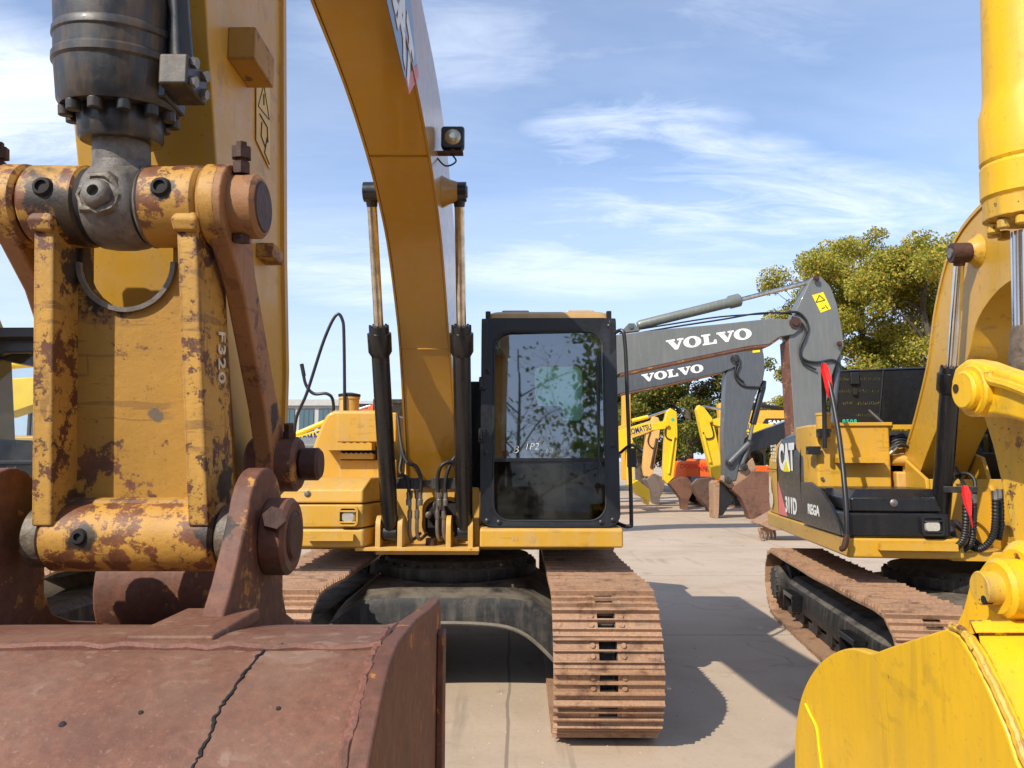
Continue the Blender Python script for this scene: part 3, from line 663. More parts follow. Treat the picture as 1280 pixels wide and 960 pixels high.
def body_front(rt, chalk, full=True):
    # lower rail under the left boxes
    yf = -.9
    def box_left(name, x1f, z0, z1, y, mat='yellow', chx=.1, bev=.015):
        g = G(); g.top([(-1.22, y), (x1f, y), (x1f+chx, y+.42), (x1f+chx, y+.9), (-1.24, y+.9)], z0, z1); return put(name, g, M[mat], rt, bevel=bev, seg=3)
    box_left('lower_rail', -.56, 1.01, 1.135, yf, bev=.02)
    mid = box_left('toolbox', -.57, 1.142, 1.30, yf+.01)
    g = G(); g.rings([[(-1.22, yf+.0, 1.307), (-.57, yf+.0, 1.307), (-.47, yf+.42, 1.307), (-.47, yf+.9, 1.307), (-1.24, yf+.9, 1.307)],
                      [(-1.22, yf+.015, 1.40), (-.57, yf+.015, 1.40), (-.47, yf+.44, 1.40), (-.47, yf+.9, 1.40), (-1.24, yf+.9, 1.40)],
                      [(-1.16, yf+.14, 1.465), (-.54, yf+.14, 1.48), (-.47, yf+.48, 1.48), (-.47, yf+.9, 1.48), (-1.2, yf+.9, 1.465)]])
    lid = put('toolbox_lid', g, M['yellow'], rt, bevel=.015, seg=3)
    g = G(); g.lathe([(.022, 0), (.022, -.008), (.01, -.018)], (-.95, yf+.01, 1.37), (0, 1, 0), 12); put('latch', g, M['steel'], lid)
    lamp_set(rt, -.665, yf+.01, 1.22, .135, .13)
    step_tread(rt, -.93, -.62, yf, 1.105, .05, .045)
    # tall housing behind
    yh = -.42
    out = [(-1.11,1.45),(-1.085,1.6),(-1.035,1.76),(-.99,1.88),(-.955,1.945),(-.90,1.97), (-.50, 1.97), (-.50, 1.45)]
    g = G(); g.front(out, yh, 1.6); hs = put('tank_housing', g, M['yellow'], rt, bevel=.03, seg=3)
    g = G(); g.bx(-.86, -.42, yh-.05, yh+.002, 1.73, 1.95); put('housing_door', g, M['yellow'], hs, bevel=.01)
    g = G(); g.bx(-.84, -.42, yh-.035, yh+.002, 1.46, 1.60); put('housing_door', g, M['yellow'], hs, bevel=.01)
    step_tread(rt, -.93, -.58, yh, 1.72, .16, .05); step_tread(rt, -.83, -.58, yh, 1.645, .10, .04)
    g = G(); g.bx(-.84, -.5, yh-.012, yh+.004, 1.60, 1.70); put('vent_recess', g, M['plastic'], hs)
    g = G(); g.lathe([(.075, 0), (.075, .10), (.082, .10), (.082, .115), (.05, .125)], (-.82, yh+.15, 1.965), (0,0,1), 24); fc = put('filler_neck', g, M['yellow_dusty'], rt)
    g = G(); g.lathe([(.085, 0), (.085, .018), (.03, .03)], (-.82, yh+.15, 2.085), (0,0,1), 20); put('filler_cap', g, M['plastic'], fc)
    # engine hood and counterweight far behind
    g = G(); g.bx(-1.2, 1.2, 1.0, 2.0, 1.0, 1.85); put('engine_hood', g, M['yellow'], rt, bevel=.05, seg=3)
    g = G(); g.top([(-1.25, 1.95), (1.25, 1.95), (1.22, 2.25), (.8, 2.5), (-.8, 2.5), (-1.22, 2.25)], .95, 1.9); put('counterweight', g, M['yellow'], rt, bevel=.05, seg=3)
    g = G(); g.lathe([(.07,0),(.07,.35),(.05,.37)], (-.35, 1.3, 1.85), (0,0,1), 20); put('exhaust_pipe', g, M['darkrust'], rt)
    # floor plates and centre frame
    g = G(); g.bx(-.50, .21, -.78, .5, .95, 1.0); g.bx(-.62, .22, yf+.02, -.78, .985, 1.01); g.bx(-1.2, 1.2, -.3, 2.2, .93, .995)
    put('deck_frame', g, M['yellow_dusty'], rt, bevel=.004)
    g = G(); g.front(rrect(-.20, .06, 1.02, 1.30, .08), -.455, -.45); put('swivel_opening', g, M['seam'], rt)
    g = G(); o = rrect(-.48, .2, .995, 1.40, .02, 5); i = rrect(-.215, .075, 1.03, 1.33, .09, 5)
    g.ring([(a, -.50, b) for a, b in o], [(a, -.50, b) for a, b in i], (0, .04, 0)); put('front_bulkhead', g, M['yellow_dusty'], rt, bevel=.005)
    g = G(); g.side([(-.5,1.0),(-.42,1.6),(.5,1.7),(.5,1.0)], -.36, -.32); g.side([(-.5,1.0),(-.42,1.6),(.5,1.7),(.5,1.0)], .06, .10); g.cyl((-.37,-.30,1.45),(-.29,-.30,1.45),.10); g.cyl((.03,-.30,1.45),(.11,-.30,1.45),.10)
    put('boom_bracket', g, M['yellow_dusty'], rt, bevel=.004)
    # ears for the lift cylinders
    for x in (-.47, -.32, .01, .16):
        g = G(); g.side([(-.87, 1.0), (-.87, 1.12)] + circ(-.80, 1.15, .07, 8, 180, 0) + [(-.70, 1.12), (-.52, 1.0)], x-.017, x+.017); put('cylinder_ear', g, M['yellow_dusty'], rt, bevel=.003)
    g = G(); g.lathe([(.04,-.04),(.04,.02)], (-.13, -.66, 1.03), (0,0,1), 12); g.bx(-.10,-.05,-.56,-.50,1.03,1.17); put('valve_block', g, M['darkrust'], rt)
    for x, z, r in ((-.10, 1.27, .04), (-.06, 1.17, .03), (-.17, 1.2, .025)):
        g = G(); g.lathe([(r, 0), (r, -.05), (r*.6, -.06)], (x, -.46, z), (0, 1, 0), 12); put('pipe_fitting', g, M['steel'], rt)
    # rail under the cab
    g = G(); g.side([(-.90, 1.012), (-.90, 1.13), (-.88, 1.142), (.7, 1.142), (.7, 1.012)], .225, 1.19); cr = put('cab_rail', g, M['yellow'], rt, bevel=.014, seg=3)
    for x, r in ((.58, .022), (.47, .012), (.45, .012)):
        g = G(); g.lathe([(r, 0), (r, -.003)], (x, -.899, 1.07), (0,1,0), 14); put('rail_bolt', g, M['rooftan'], cr)
    c = cab(rt, .225, 1.175, -.89, .78, 1.15, 2.60, chalk=chalk, rail=full)
    return c
# ------------------------------------------------------------------ main excavator in the middle
YA = 6.1
A = thing('excavator', 'yellow excavator in the middle facing the camera, arm marked F320 reaching the left foreground', 'excavator', (-.43, YA, 0), R_(-.8), 'excavators parked in the front row')
track(A, .98, 1.88, .86, .60, nsh=50, outer=1); track(A, -.98, 1.88, .86, .60, nsh=50, outer=-1)
carbody(A, 1.88, .68, .72)
body_front(A, [('B', .24, .52, .075, 0), ('1P2', .35, .54, .065, 0), ('1 0', .47, .51, .04, 0)])
# boom : outline in (Y, z) of the place
XC = -.585
def web(t0, t1):   # x of a web plane follows the machine axis
    return None
top = [(6.15,1.38),(6.02,1.9),(5.87,2.62),(5.52,3.1),(5.18,3.38),(4.8,3.6),(4.2,3.78),(3.38,3.84),(2.6,3.92),(1.9,3.98),(1.25,4.0)]
bot = [(5.55,1.42),(5.3,1.82),(4.98,2.33),(4.53,2.82),(4.2,3.03),(3.82,3.18),(3.3,3.30),(2.73,3.36),(2.1,3.44),(1.5,3.55),(1.1,3.68)]
top = curve2(top, 4); bot = curve2(bot, 4)
def bx_(y): return -.43 - .13 + .014*(y - YA)      # boom centre line in world x
hw = .155
def loop(y_z_list, dx): return [(bx_(y)+dx, y, z) for y, z in y_z_list]
outl = top + bot[::-1]
def lerpw(y, z):   # widen towards the foot
    return hw + .035*max(0, min(1, (y-4.9)/.8))
g = G()
n = len(top)
rs = []
for i in range(n):
    (ty, tz), (by, bz) = top[i], bot[i]; wt = lerpw(by, bz)
    rs.append([(bx_(by)-wt, by, bz), (bx_(by)+wt, by, bz), (bx_(ty)+wt, ty, tz), (bx_(ty)-wt, ty, tz)])
g.rings(rs)
boom = put('boom', g, M['yellow_boom_shaded'], A, world=True, bevel=.006)
# flange lips along the lower and upper edges
for sgn in (-1, 1):
    g = G(); rs = []
    for i in range(n):
        (ty, tz), (by, bz) = top[i], bot[i]; w_ = sgn*(lerpw(by, bz))
        d = Vector((0, ty-by, tz-bz)).normalized()*.012
        a = Vector((bx_(by)+w_, by, bz))
        rs.append([a + Vector((0,0,0)) - d*.6, a + Vector((sgn*.012,0,0)) - d*.6, a + Vector((sgn*.012,0,0)) + d, a + d])
    g.rings(rs); put('boom_edge_flange', g, M['yellow_boom_shaded'], boom, world=True)
g = G(); yy, zz = 3.83, 3.175
g.tube([(bx_(yy)-.15, yy, zz-.004), (bx_(yy)+.15, yy, zz-.004)], .007, 8); put('weld_bead', g, M['yellow_boom_shaded'], boom, world=True)
g = G(); g.tube([(bx_(4.98)-.15, 4.98, 2.33), (bx_(4.98)+.15, 4.98, 2.33)], .006, 8); put('weld_bead', g, M['yellow_boom_shaded'], boom, world=True)
# decal on the right web
XW = bx_(3.2)+hw+.003
def pw(px, py, off=0): p = PX(px, py, XW+off); return p
yz = [pw(480,-60), pw(483,2), pw(507,105), pw(521,88), pw(513,0), pw(508,-60)]
g = G(); g.prism(yz, (.002,0,0)); dec = put('decal_panel', g, M['navy'], boom, world=True)
g = G(); g.prism([pw(506.5,98,.001), pw(511,118,.001), pw(523,95,.001), pw(521,80,.001)], (.0025,0,0)); put('decal_stripe', g, M['pink'], dec, world=True)
me = letters('CAT', .36, .015, .92, .001)
pA = pw(512, 72); pB = pw(492, 2)
dirv = (pA - pB); mid_ = (pA + pB)/2 + Vector((0,-.42,.02))
put_mesh('decal_lettering', me, frame(Vector((XW+.004, pA.y-.27, pA.z+.02)), (0, 1, -.24), (0, .24, 1)), M['white'], dec, world=True)
# lift cylinders
for px_t, lx in ((464, -.395), (574, .115)):
    tipw = P(px_t, 240, 4.52); 
    b = Vector((lx, -.80, 1.10)); t = INV[A.name] @ tipw
    c = cylinder(A, b, t, .635, .058, .031, mat='black', rodmat='chrome_dirty', eye=.055, w=.09)
g = G(); y_, z_ = 4.52, P(574, 240, 4.52).z
g.cyl((bx_(y_)-.31, y_, z_), (bx_(y_)+.31, y_, z_), .035); put('boom_cylinder_pin', g, M['steel'], boom, world=True)
g = G(); g.lathe([(.10, 0), (.075, .05), (.06, .10)], (bx_(y_)+hw-.003, y_, z_), (1,0,0), 28); put('pin_boss', g, M['yellow_boom_shaded'], boom, world=True, bevel=.004)
g = G(); g.lathe([(.10, 0), (.075, .05), (.06, .09)], (bx_(y_)-hw+.003, y_, z_), (-1,0,0), 28); put('pin_boss', g, M['yellow_boom_shaded'], boom, world=True, bevel=.004)
# work lamp
lp = P(566, 172, 4.25)
g = G(); rs = []
for s_, y in ((.045, .06), (.066, .04), (.068, .0), (.060, -.012)): rs.append([(lp.x+a, lp.y+y, lp.z+b) for a, b in rrect(-s_, s_, -s_, s_, s_*.3)])
g.rings(rs); wl = put('work_lamp', g, M['plastic'], boom, world=True)
g = G(); g.lathe([(.047, 0), (.040, .006), (.02, .01)], (lp.x, lp.y-.012, lp.z), (0,-1,0), 28); put('lamp_lens', g, M['lampamber'], wl, world=True)
g = G(); g.lathe([(.018, .0), (.016, .006)], (lp.x, lp.y-.022, lp.z), (0,-1,0), 18); put('lamp_bulb', g, M['lamplens'], wl, world=True)
g = G(); g.bx(lp.x-.13, lp.x+.06, lp.y-.01, lp.y+.04, lp.z-.095, lp.z-.083); g.bx(lp.x-.012, lp.x+.012, lp.y, lp.y+.03, lp.z-.083, lp.z-.06); g.bx(lp.x-.135, lp.x-.125, lp.y-.03, lp.y+.05, lp.z-.13, lp.z-.02)
put('lamp_bracket', g, M['darkrust'], boom, world=True)
hose(boom, [(lp.x-.03, lp.y+.02, lp.z-.07), (lp.x+.02, lp.y, lp.z-.14), (lp.x-.04, lp.y, lp.z-.17), (lp.x-.10, lp.y, lp.z-.11), (lp.x-.14, lp.y, lp.z-.06)], .005, True, name='lamp_cable', fit=False)
# hoses and clamp bar between the cylinders
g = G(); g.bx(-.44, .15, -.80, -.77, 1.415, 1.46); g.bx(-.37, -.20, -.815, -.76, 1.40, 1.475); g.bx(-.12, .10, -.815, -.76, 1.40, 1.475); put('hose_clamp_bar', g, M['blackdust'], A, bevel=.003)
Zb = .0
for x, dx in ((-.265, -.03), (-.215, .0), (-.075, .0), (-.03, .04)):
    g = G(); g.lathe([(.011, 0), (.017, .01), (.017, .06), (.011, .065), (.011, .14), (.019,.15),(.019,.2)], (x, -.79, 1.19), (0,0,1), 12); g.tube([(x, -.79, 1.19), (x, -.78, 1.10), (x+.015, -.74, 1.05), (x+.05, -.62, 1.08)], .013, 8, 5); put('steel_pipe', g, M['steel'], A)
def hp(px, py, y): return INV[A.name] @ P(px, py, y)
hose(A, [hp(511,628,5.28), hp(510,600,5.28), hp(500,590,5.3), hp(502,570,5.35), hp(500,550,5.5)], .013)
hose(A, [hp(525,628,5.28), hp(526,600,5.26), hp(520,583,5.26), hp(509,578,5.3), hp(502,560,5.4), hp(497,520,5.55)], .013)
hose(A, [hp(549,628,5.28), hp(547,600,5.26), hp(552,582,5.24), hp(566,578,5.26), hp(571,595,5.3), hp(570,625,5.4)], .013)
hose(A, [hp(557,628,5.28), hp(557,600,5.26), hp(563,580,5.26), hp(571,565,5.3), hp(574,530,5.5)], .013)
# grey bracket and red-brown silencer left of the boom foot
g = G(); g.bx(-.42, -.30, -.1, .0, 1.35, 2.20); put('pipe_bracket', g, M['blackdust'], A, bevel=.01)
g = G(); g.bx(.10, .20, -.1, .0, 1.35, 2.22); put('pipe_bracket', g, M['blackdust'], A, bevel=.01)
g = G(); g.cyl((-.36, -.18, 1.62), (-.36, -.18, 1.86), .045); put('line_filter', g, M['earrust'], A, bevel=.01)
# grab rails on the left side
g = G(); g.tube([hp(368,600,5.75), hp(369,530,5.75), hp(384,490,5.75), hp(405,425,5.75), hp(420,394,5.75), hp(428,400,5.75), hp(430,425,5.75), hp(431,520,5.75)], .0125, 8, 6); put('grab_rail', g, M['plastic'], A)
g = G(); g.tube([hp(378,458,5.9), hp(382,480,5.9), hp(392,492,5.9), hp(408,492,5.9), hp(416,500,5.9), hp(417,525,5.9)], .0125, 8, 6); g.tube([hp(377,455,5.9), hp(380,470,5.9)], .016, 8)
put('grab_rail', g, M['plastic'], A)
# ------------------------------------------------ stick (dipper)
sx0, sx1 = -.762, -.517
fr = [(.86,4.25),(.98,3.4),(1.20,2.42),(1.305,2.05),(1.36,1.85),(1.425,1.6),(1.48,1.42)]
bk = [(1.50,4.25),(1.58,3.3),(1.62,2.63),(1.685,2.05),(1.725,1.80),(1.725,1.6),(1.66,1.42)]
tipc = (1.53, 1.36)
outl = [fr[0]] + fr[1:] + circ(tipc[0], tipc[1], .105, 9, 205, 345) + bk[::-1]
g = G(); g.side(outl, sx0, sx1); stick = put('stick', g, M['yellow'], A, world=True, bevel=.004, label='yellow stick hanging down at the left')
for xx in (sx0-.008, sx1+.0):
    g = G()
    g.rings([[(xx, y-.022, z), (xx+.008, y-.022, z), (xx+.008, y+.0, z), (xx, y+.0, z)] for y, z in bk[:6]]); put('edge_flange', g, M['yellow_dusty'], stick, world=True)
g = G(); g.side(circ(tipc[0], tipc[1], .112, 22), sx0-.006, sx1+.006); put('tip_boss', g, M['earrust'], stick, world=True, bevel=.006)
# square lugs on the right face
for (px, py, pw_, ph, y, dx) in ((292, 66, 38, 54, 1.29, .05), (326, 318, 22, 20, 1.52, .035)):
    c = PX(px, py, sx1); s_ = .045 if ph > 30 else .022
    g = G(); g.bx(sx1-.001, sx1+dx, c.y-.03 , c.y+s_*1.8, c.z-s_*.62, c.z+s_*.75); put('lug_block', g, M['linkyellow'], stick, world=True, bevel=.003)
# warning sticker
c0 = PX(320, 92, sx1+.002); c1 = PX(337, 100, sx1+.002); c2 = PX(337, 212, sx1+.002); c3 = PX(320, 175, sx1+.002)
g = G(); g.prism([c0, c1, c2, c3], (.0012,0,0)); st = put('warning_sticker', g, M['creamsticker'], stick, world=True)
def on(u, v, d=.0018):
    a = c0.lerp(c1, u); b = c3.lerp(c2, u); return a.lerp(b, v) + Vector((d, 0, 0))
tri = [(.5,.1),(.1,.46),(.92,.46)]
for i in range(3):
    g = G(); g.tube([on(*tri[i]), on(*tri[(i+1)%3])], .0010, 6); put('pictogram', g, M['stickerblack'], st, world=True)
for a in ([(.5,.22),(.5,.36)], [(.2,.55),(.75,.58),(.8,.75)], [(.35,.62),(.3,.82),(.6,.86)], [(.75,.7),(.55,.95),(.9,.97)]):
    g = G(); g.tube([on(*q) for q in a], .0016, 6); put('pictogram', g, M['stickerblack'], st, world=True)
# ------------------------------------------------ bucket cylinder
EC = Vector((0, 1.175, 2.0)); ex = -.618
ax = Vector((-.005, -.15, 1)).normalized(); E0 = Vector((ex, EC.y, EC.z))
g = G(); g.lathe([(.001,.055),(.042,.06),(.042,.12)], E0, ax, 28)
rodp = put('bucket_cylinder', g, M['greasy'], A, world=True)
g = G(); g.lathe([(.058,.100),(.062,.106),(.062,.145),(.059,.150)], E0, ax, 36); put('rod_guide', g, M['cylhead'], rodp, world=True)
g = G(); g.lathe([(.05,.148),(.084,.148),(.0885,.157),(.090,.20),(.0905,.21),(.094,.214),(.0935,.224),(.0905,.228),(.090,.25),(.0925,.253),(.0915,.262),(.089,.266),(.0885,.318),(.084,.332),(.066,.338),(.066,1.9)], E0, ax, 48)
put('cylinder_barrel', g, M['cylhead'], rodp, world=True, ang=30)
for k in range(12):
    a = 2*math.pi*k/12; o = Vector((math.cos(a), math.sin(a), 0)); q = E0 + ax*.148 + (o - ax*o.dot(ax))*.076
    g = G(); g.cyl(q - ax*.016, q, .0105, None, 12); put('gland_bolt', g, M['cylhead'], rodp, world=True, bevel=.002)
g = G(); pb = P(232, 102, 1.13)
g.bx(pb.x-.022, pb.x+.022, pb.y-.045, pb.y+.03, pb.z-.026, pb.z+.022); g.bx(pb.x-.09, pb.x-.02, pb.y-.02, pb.y+.05, pb.z-.035, pb.z+.005); port = put('port_block', g, M['cylhead'], rodp, world=True, bevel=.004)
for dz in (-.015, .015):
    for dy in (-.03, .01):
        g = G(); g.cyl((pb.x+.0215, pb.y+dy, pb.z+dz), (pb.x+.0305, pb.y+dy, pb.z+dz-.002), .0085, None, 6); put('port_bolt', g, M['steel'], port, world=True)
g = G(); g.tube([(pb.x-.005, pb.y-.005, pb.z+.02), (pb.x-.01, pb.y-.01, pb.z+.1), (pb.x-.02, pb.y-.035, pb.z+.3), (pb.x-.03, pb.y-.12, pb.z+.9)], [.02, .016, .016, .016], 14, 0); put('cylinder_pipe', g, M['black'], rodp, world=True)
def xcyl(name, x0, x1, r, mat, par, c=EC, chamfer=.006, n=40):
    g = G(); h = x1-x0
    g.lathe([(r*.3,0),(r-chamfer,0),(r,chamfer),(r,h-chamfer),(r-chamfer,h),(r*.3,h)], (x0, c.y, c.z), (1,0,0), n, ref=(0,-1,0)); return put(name, g, M[mat], par, world=True)
# rod eye with grease nipple
g = G(); g.lathe([(.05,0),(.058,.0),(.066,.010),(.069,.03),(.069,.055),(.066,.073),(.058,.083),(.05,.083)], (ex-.0415, EC.y, EC.z), (1,0,0), 44); g.lathe([(.05,.0),(.046,.045),(.042,.068)], E0, ax, 32)
re_ = put('rod_eye', g, M['greasy'], rodp, world=True)
g = G(); g.lathe([(.024,0),(.021,.012),(.016,.016),(.009,.017),(.009,.006)], (ex-.005, EC.y-.064, EC.z-.002), (0,-1,.05), 10); put('grease_recess', g, M['greasy'], re_, world=True)
g = G(); rl_ = random.Random(5); pts_ = []
for k in range(17):
    a = 2*math.pi*k/16; r_ = .027 + rl_.uniform(-.004,.005); pts_.append((ex-.005+r_*math.cos(a), EC.y-.0655+.0035*math.cos(a)**2+.002*math.sin(a)**2, EC.z-.002+r_*math.sin(a)))
pts_[-1] = pts_[0]; g.tube(pts_, [.004+rl_.uniform(0,.005) for _ in pts_], 7); put('caked_grease', g, M['greasecake'], re_, world=True)
# ------------------------------------------------ tilt link (H link)
fl_w = .031
LC = Vector((0, 1.22, 1.48))
hx0, hx1 = -.728, -.480
g = G(); th = []
web_poly = [(hx0+.01, 1.50), (hx1-.01, 1.50), (hx1-.01, 1.97)] + [(ex+.055*math.cos(R_(a)) , 1.93 + .085*math.sin(R_(a))) for a in (0,)]
web_poly = [(hx0+.01, 1.50), (hx1+.0, 1.50), (hx1-.012, 2.0), (ex+.072, 2.0), (ex+.072, 1.915)] + [(ex+.072*math.cos(R_(a)), 1.915 + .072*math.sin(R_(a))) for a in range(-15, -170, -15)] + [(ex-.072, 1.915), (ex-.072, 2.0), (hx0+.01, 2.0)]
def linky(z): return EC.y + (LC.y-EC.y)*(EC.z - z)/(EC.z-LC.z)
g.rings([[(x, linky(z)+.014, z) for x, z in web_poly], [(x, linky(z)+.040, z) for x, z in web_poly]])
link = put('tilt_link', g, M['linkyellow'], A, world=True, bevel=.003)
g = G(); arc = [(ex+.074*math.cos(R_(a)), 1.915 + .074*math.sin(R_(a))) for a in range(0, -181, -12)]
ao = [(ex+.080*math.cos(R_(a)), 1.915+.080*math.sin(R_(a))) for a in range(0, -181, -9)]; ai = [(ex+.0725*math.cos(R_(a)), 1.915+.0725*math.sin(R_(a))) for a in range(0, -181, -9)]
g.rings([[(x1, linky(z1)+.006, z1), (x1, linky(z1)+.038, z1), (x2, linky(z2)+.038, z2), (x2, linky(z2)+.006, z2)] for (x1, z1), (x2, z2) in zip(ao, ai)]); put('cutout_rim', g, M['greasy'], link, world=True)
for s_ in (0, 1):
    g = G()
    def fp(z, f): 
        xL = (hx0 + .0) if s_ == 0 else (hx1 - fl_w)
        drift = (-.045*(z-1.95) if s_ else .0)
        return xL + drift
    rs = []
    for z in (1.50, 1.56, 1.7, 1.85, 1.94, 1.965):
        x0 = fp(z, 0); y0 = linky(z) - (.052 if z < 1.95 else .045); y1 = linky(z) + .062
        rs.append([(x0, y0, z), (x0+fl_w, y0, z), (x0+fl_w, y1, z), (x0, y1, z)])
    g.rings(rs); fl = put('link_flange', g, M['linkrust'], link, world=True, bevel=.003)
    if s_:
        me = letters('F320', .040, .0007, 1.12, .0006)
        z = 1.765; xx = fp(z, 0)+fl_w+.0025
        put_mesh('stencil', me, frame((xx, linky(z)+.022, z), (0, .09, -1), (0, 1, .09)), M['worn_white'], fl, world=True)
for x0, x1, nm in ((-.754, -.663, 'link_boss'), (-.573, -.482, 'link_boss')):
    b = xcyl(nm, x0, x1, .064, 'bossrust', link)
    g = G(); xm = (x0+x1)/2 + (.0 if x0 < -.7 else -.003); g.lathe([(.016,0),(.013,.006),(.009,.0065),(.009,.002)], (xm, EC.y-.0625, EC.z+.01), (0,-1,.1), 14); put('grease_hole', g, M['seam'], b, world=True)
xcyl('shim_ring', -.663, -.661, .060, 'seam', link); xcyl('shim_ring', -.575, -.573, .060, 'seam', link)
xcyl('seal_collar', -.576, -.564, .0650, 'greasy', link)
for x in (hx0+fl_w/2, hx1-fl_w/2):
    g = G(); g.rings([[(x-.017, linky(1.96)-.058, 1.945), (x+.017, linky(1.96)-.058, 1.945), (x+.017, linky(1.96), 1.945), (x-.017, linky(1.96), 1.945)], [(x-.021, linky(1.97)-.064, 1.962), (x+.021, linky(1.97)-.064, 1.962), (x+.02, linky(1.96), 1.97), (x-.02, linky(1.96), 1.97)], [(x-.014, linky(1.97)-.058, 1.975), (x+.014, linky(1.97)-.058, 1.975), (x+.014, linky(1.96), 1.985), (x-.014, linky(1.96), 1.985)]]); put('weld_lump', g, M['linkrust'], link, world=True, bevel=.004)
slv = xcyl('bottom_sleeve', -.722, -.456, .054, 'bossrust', link, LC)
g = G(); g.lathe([(.013,0),(.010,.005),(.006,.0055),(.006,.001)], (-.655, LC.y-.053, LC.z+.004), (0,-1,.05), 14); put('grease_hole', g, M['seam'], slv, world=True)
g = G(); g.tube([(hx0+.02, linky(1.53)+.0, 1.530), (-.60, linky(1.53)+.002, 1.529), (hx1-.0, linky(1.53)+.0, 1.531)], .011, 8); put('weld_bead', g, M['linkyellow'], link, world=True)
for x0, x1 in ((-.752, -.722), (-.456, -.430)):
    xcyl('seal_ring', x0, x1, .048, 'greasecake', link, LC, .004)
# ------------------------------------------------ side links
for s_ in (1, -1):
    def X(d): return ex + s_*d
    pv = Vector((0, 1.455, 1.592))
    x0, x1 = sorted((X(.148), X(.180)))
    pl = capsule((EC.y, EC.z), .066, (pv.y, pv.z), .062, 14)
    def shape():
        p, q = Vector((EC.y, EC.z)), Vector((pv.y, pv.z)); d = (q-p).normalized(); nrm_ = Vector((-d.y, d.x)); a0 = math.degrees(math.atan2(d.y, d.x))
        A1 = circ(p.x, p.y, .066, 14, a0+60, a0+300); B1 = circ(q.x, q.y, .060, 14, a0-130, a0+130)
        m1 = p.lerp(q, .26); m2 = p.lerp(q, .72)
        return A1 + [tuple(m1 - nrm_*.034), tuple(m2 - nrm_*.034)] + B1 + [tuple(m2 + nrm_*.034), tuple(m1 + nrm_*.034)]
    g = G(); g.side(shape(), x0, x1); sl = put('side_link', g, M['barrust'], A, world=True, bevel=.005)
    a, b = sorted((X(.138), X(.172))); xcyl('link_eye', a, b, .066, 'bossrust', sl)
    a, b = sorted((X(.170), X(.222))); col = xcyl('pin_collar', a, b, .050, 'barrust', sl)
    a, b = sorted((X(.219), X(.2245))); xcyl('pin_end', a, b, .041, 'darkrust', col, chamfer=.003)
    g = G(); xm = X(.192); q = Vector((xm, EC.y-.012, EC.z))
    g.lathe([(.014,.048),(.014,.066),(.009,.068),(.009,.072),(.016,.072),(.016,.090),(.009,.091),(.009,.098)], q, (0,-.1,1), 6); put('locking_bolt', g, M['darkrust'], col, world=True)
    g = G(); g.lathe([(.014,.048),(.014,.060)], q, (0,.1,-1), 6); put('locking_bolt', g, M['darkrust'], col, world=True)
    a, b = sorted((X(.122), X(.215))); xcyl('pivot_boss', a, b, .052, 'earrust', sl, pv)
    a, b = sorted((X(.215), X(.255))); xcyl('pivot_pin', a, b, .031, 'darkrust', sl, pv)
    g = G(); g.lathe([(.013,.045),(.013,.062),(.010,.062),(.010,.078)], (X(.195), pv.y, pv.z), (0,-.2,1), 6); put('locking_bolt', g, M['darkrust'], sl, world=True)
# ------------------------------------------------ bucket
bxr, bxl = -.150, -1.13
prof = [(1.62,1.20),(1.52,1.245),(1.38,1.30),(1.18,1.352),(1.0,1.383),(.905,1.385),(.84,1.375),(.78,1.35),(.72,1.31),(.66,1.245),(.60,1.14),(.56,1.0),(.55,.85),(.57,.68),(.64,.5),(.76,.35),(.92,.25),(1.1,.2),(1.35,.17)]
prof = [(y, z) for y, z in prof]; sm = curve2(prof, 4)
sm = [q if k < 9*4 else q for k, q in enumerate(sm)]
g = G(); inner = []
for i, (y, z) in enumerate(sm):
    a = Vector(sm[max(0,i-1)]); b = Vector(sm[min(len(sm)-1,i+1)]); d = (b-a).normalized(); inner.append((y + d.y*-.0 + (-d.y)*-.02*-1, z + d.x*-.02*-1) )
def offs(pl, t):
    o = []
    for i, (y, z) in enumerate(pl):
        a = Vector(pl[max(0,i-1)]); b = Vector(pl[min(len(pl)-1,i+1)]); d = (b-a).normalized(); o.append((y - d.y*t, z + d.x*t))
    return o
inn = offs(sm, .022)     # side of the shell that faces the inside
if inn[len(inn)//2][0] < sm[len(sm)//2][0]: inn = offs(sm, -.022)
nxs = 8
rs = []
for i in range(len(sm)): rs.append([(bxl, *sm[i]), (bxr, *sm[i]), (bxr, *inn[i]), (bxl, *inn[i])])
g.rings(rs); bk_ = put('bucket', g, M['bucketrust'], A, world=True, label='big red-brown digging bucket in the left foreground')
for x0, x1 in ((bxr-.002, bxr+.020), (bxl-.020, bxl+.002)):
    ext = offs(sm, 0)
    poly = [(1.435,1.10),(1.425,1.325),(1.40,1.352),(1.344,1.354),(1.2,1.368),(1.07,1.383)] + [(y + (.0), z + (.0)) for y, z in offs(sm, -.006 if inn[5][1] < sm[5][1] else .006)[20:]] + [(1.40,.15),(1.43,.5)]
    # outer rim of the side plate stands a little proud of the shell
    g = G(); g.side(poly, x0, x1); sp = put('side_plate', g, M['bucketside'], bk_, world=True, bevel=.004)
    xs_ = x1 if x0 > -.5 else x0-.012
    g = G(); wp = [(1.33,.32),(1.40,.32),(1.40,1.30),(1.35,1.30)]; g.side(wp, xs_, xs_+.012); put('side_cutter', g, M['bucketside'], sp, world=True, bevel=.003)
g = G(); q = offs(sm, .002 if inn[5][1] < sm[5][1] else -.002)
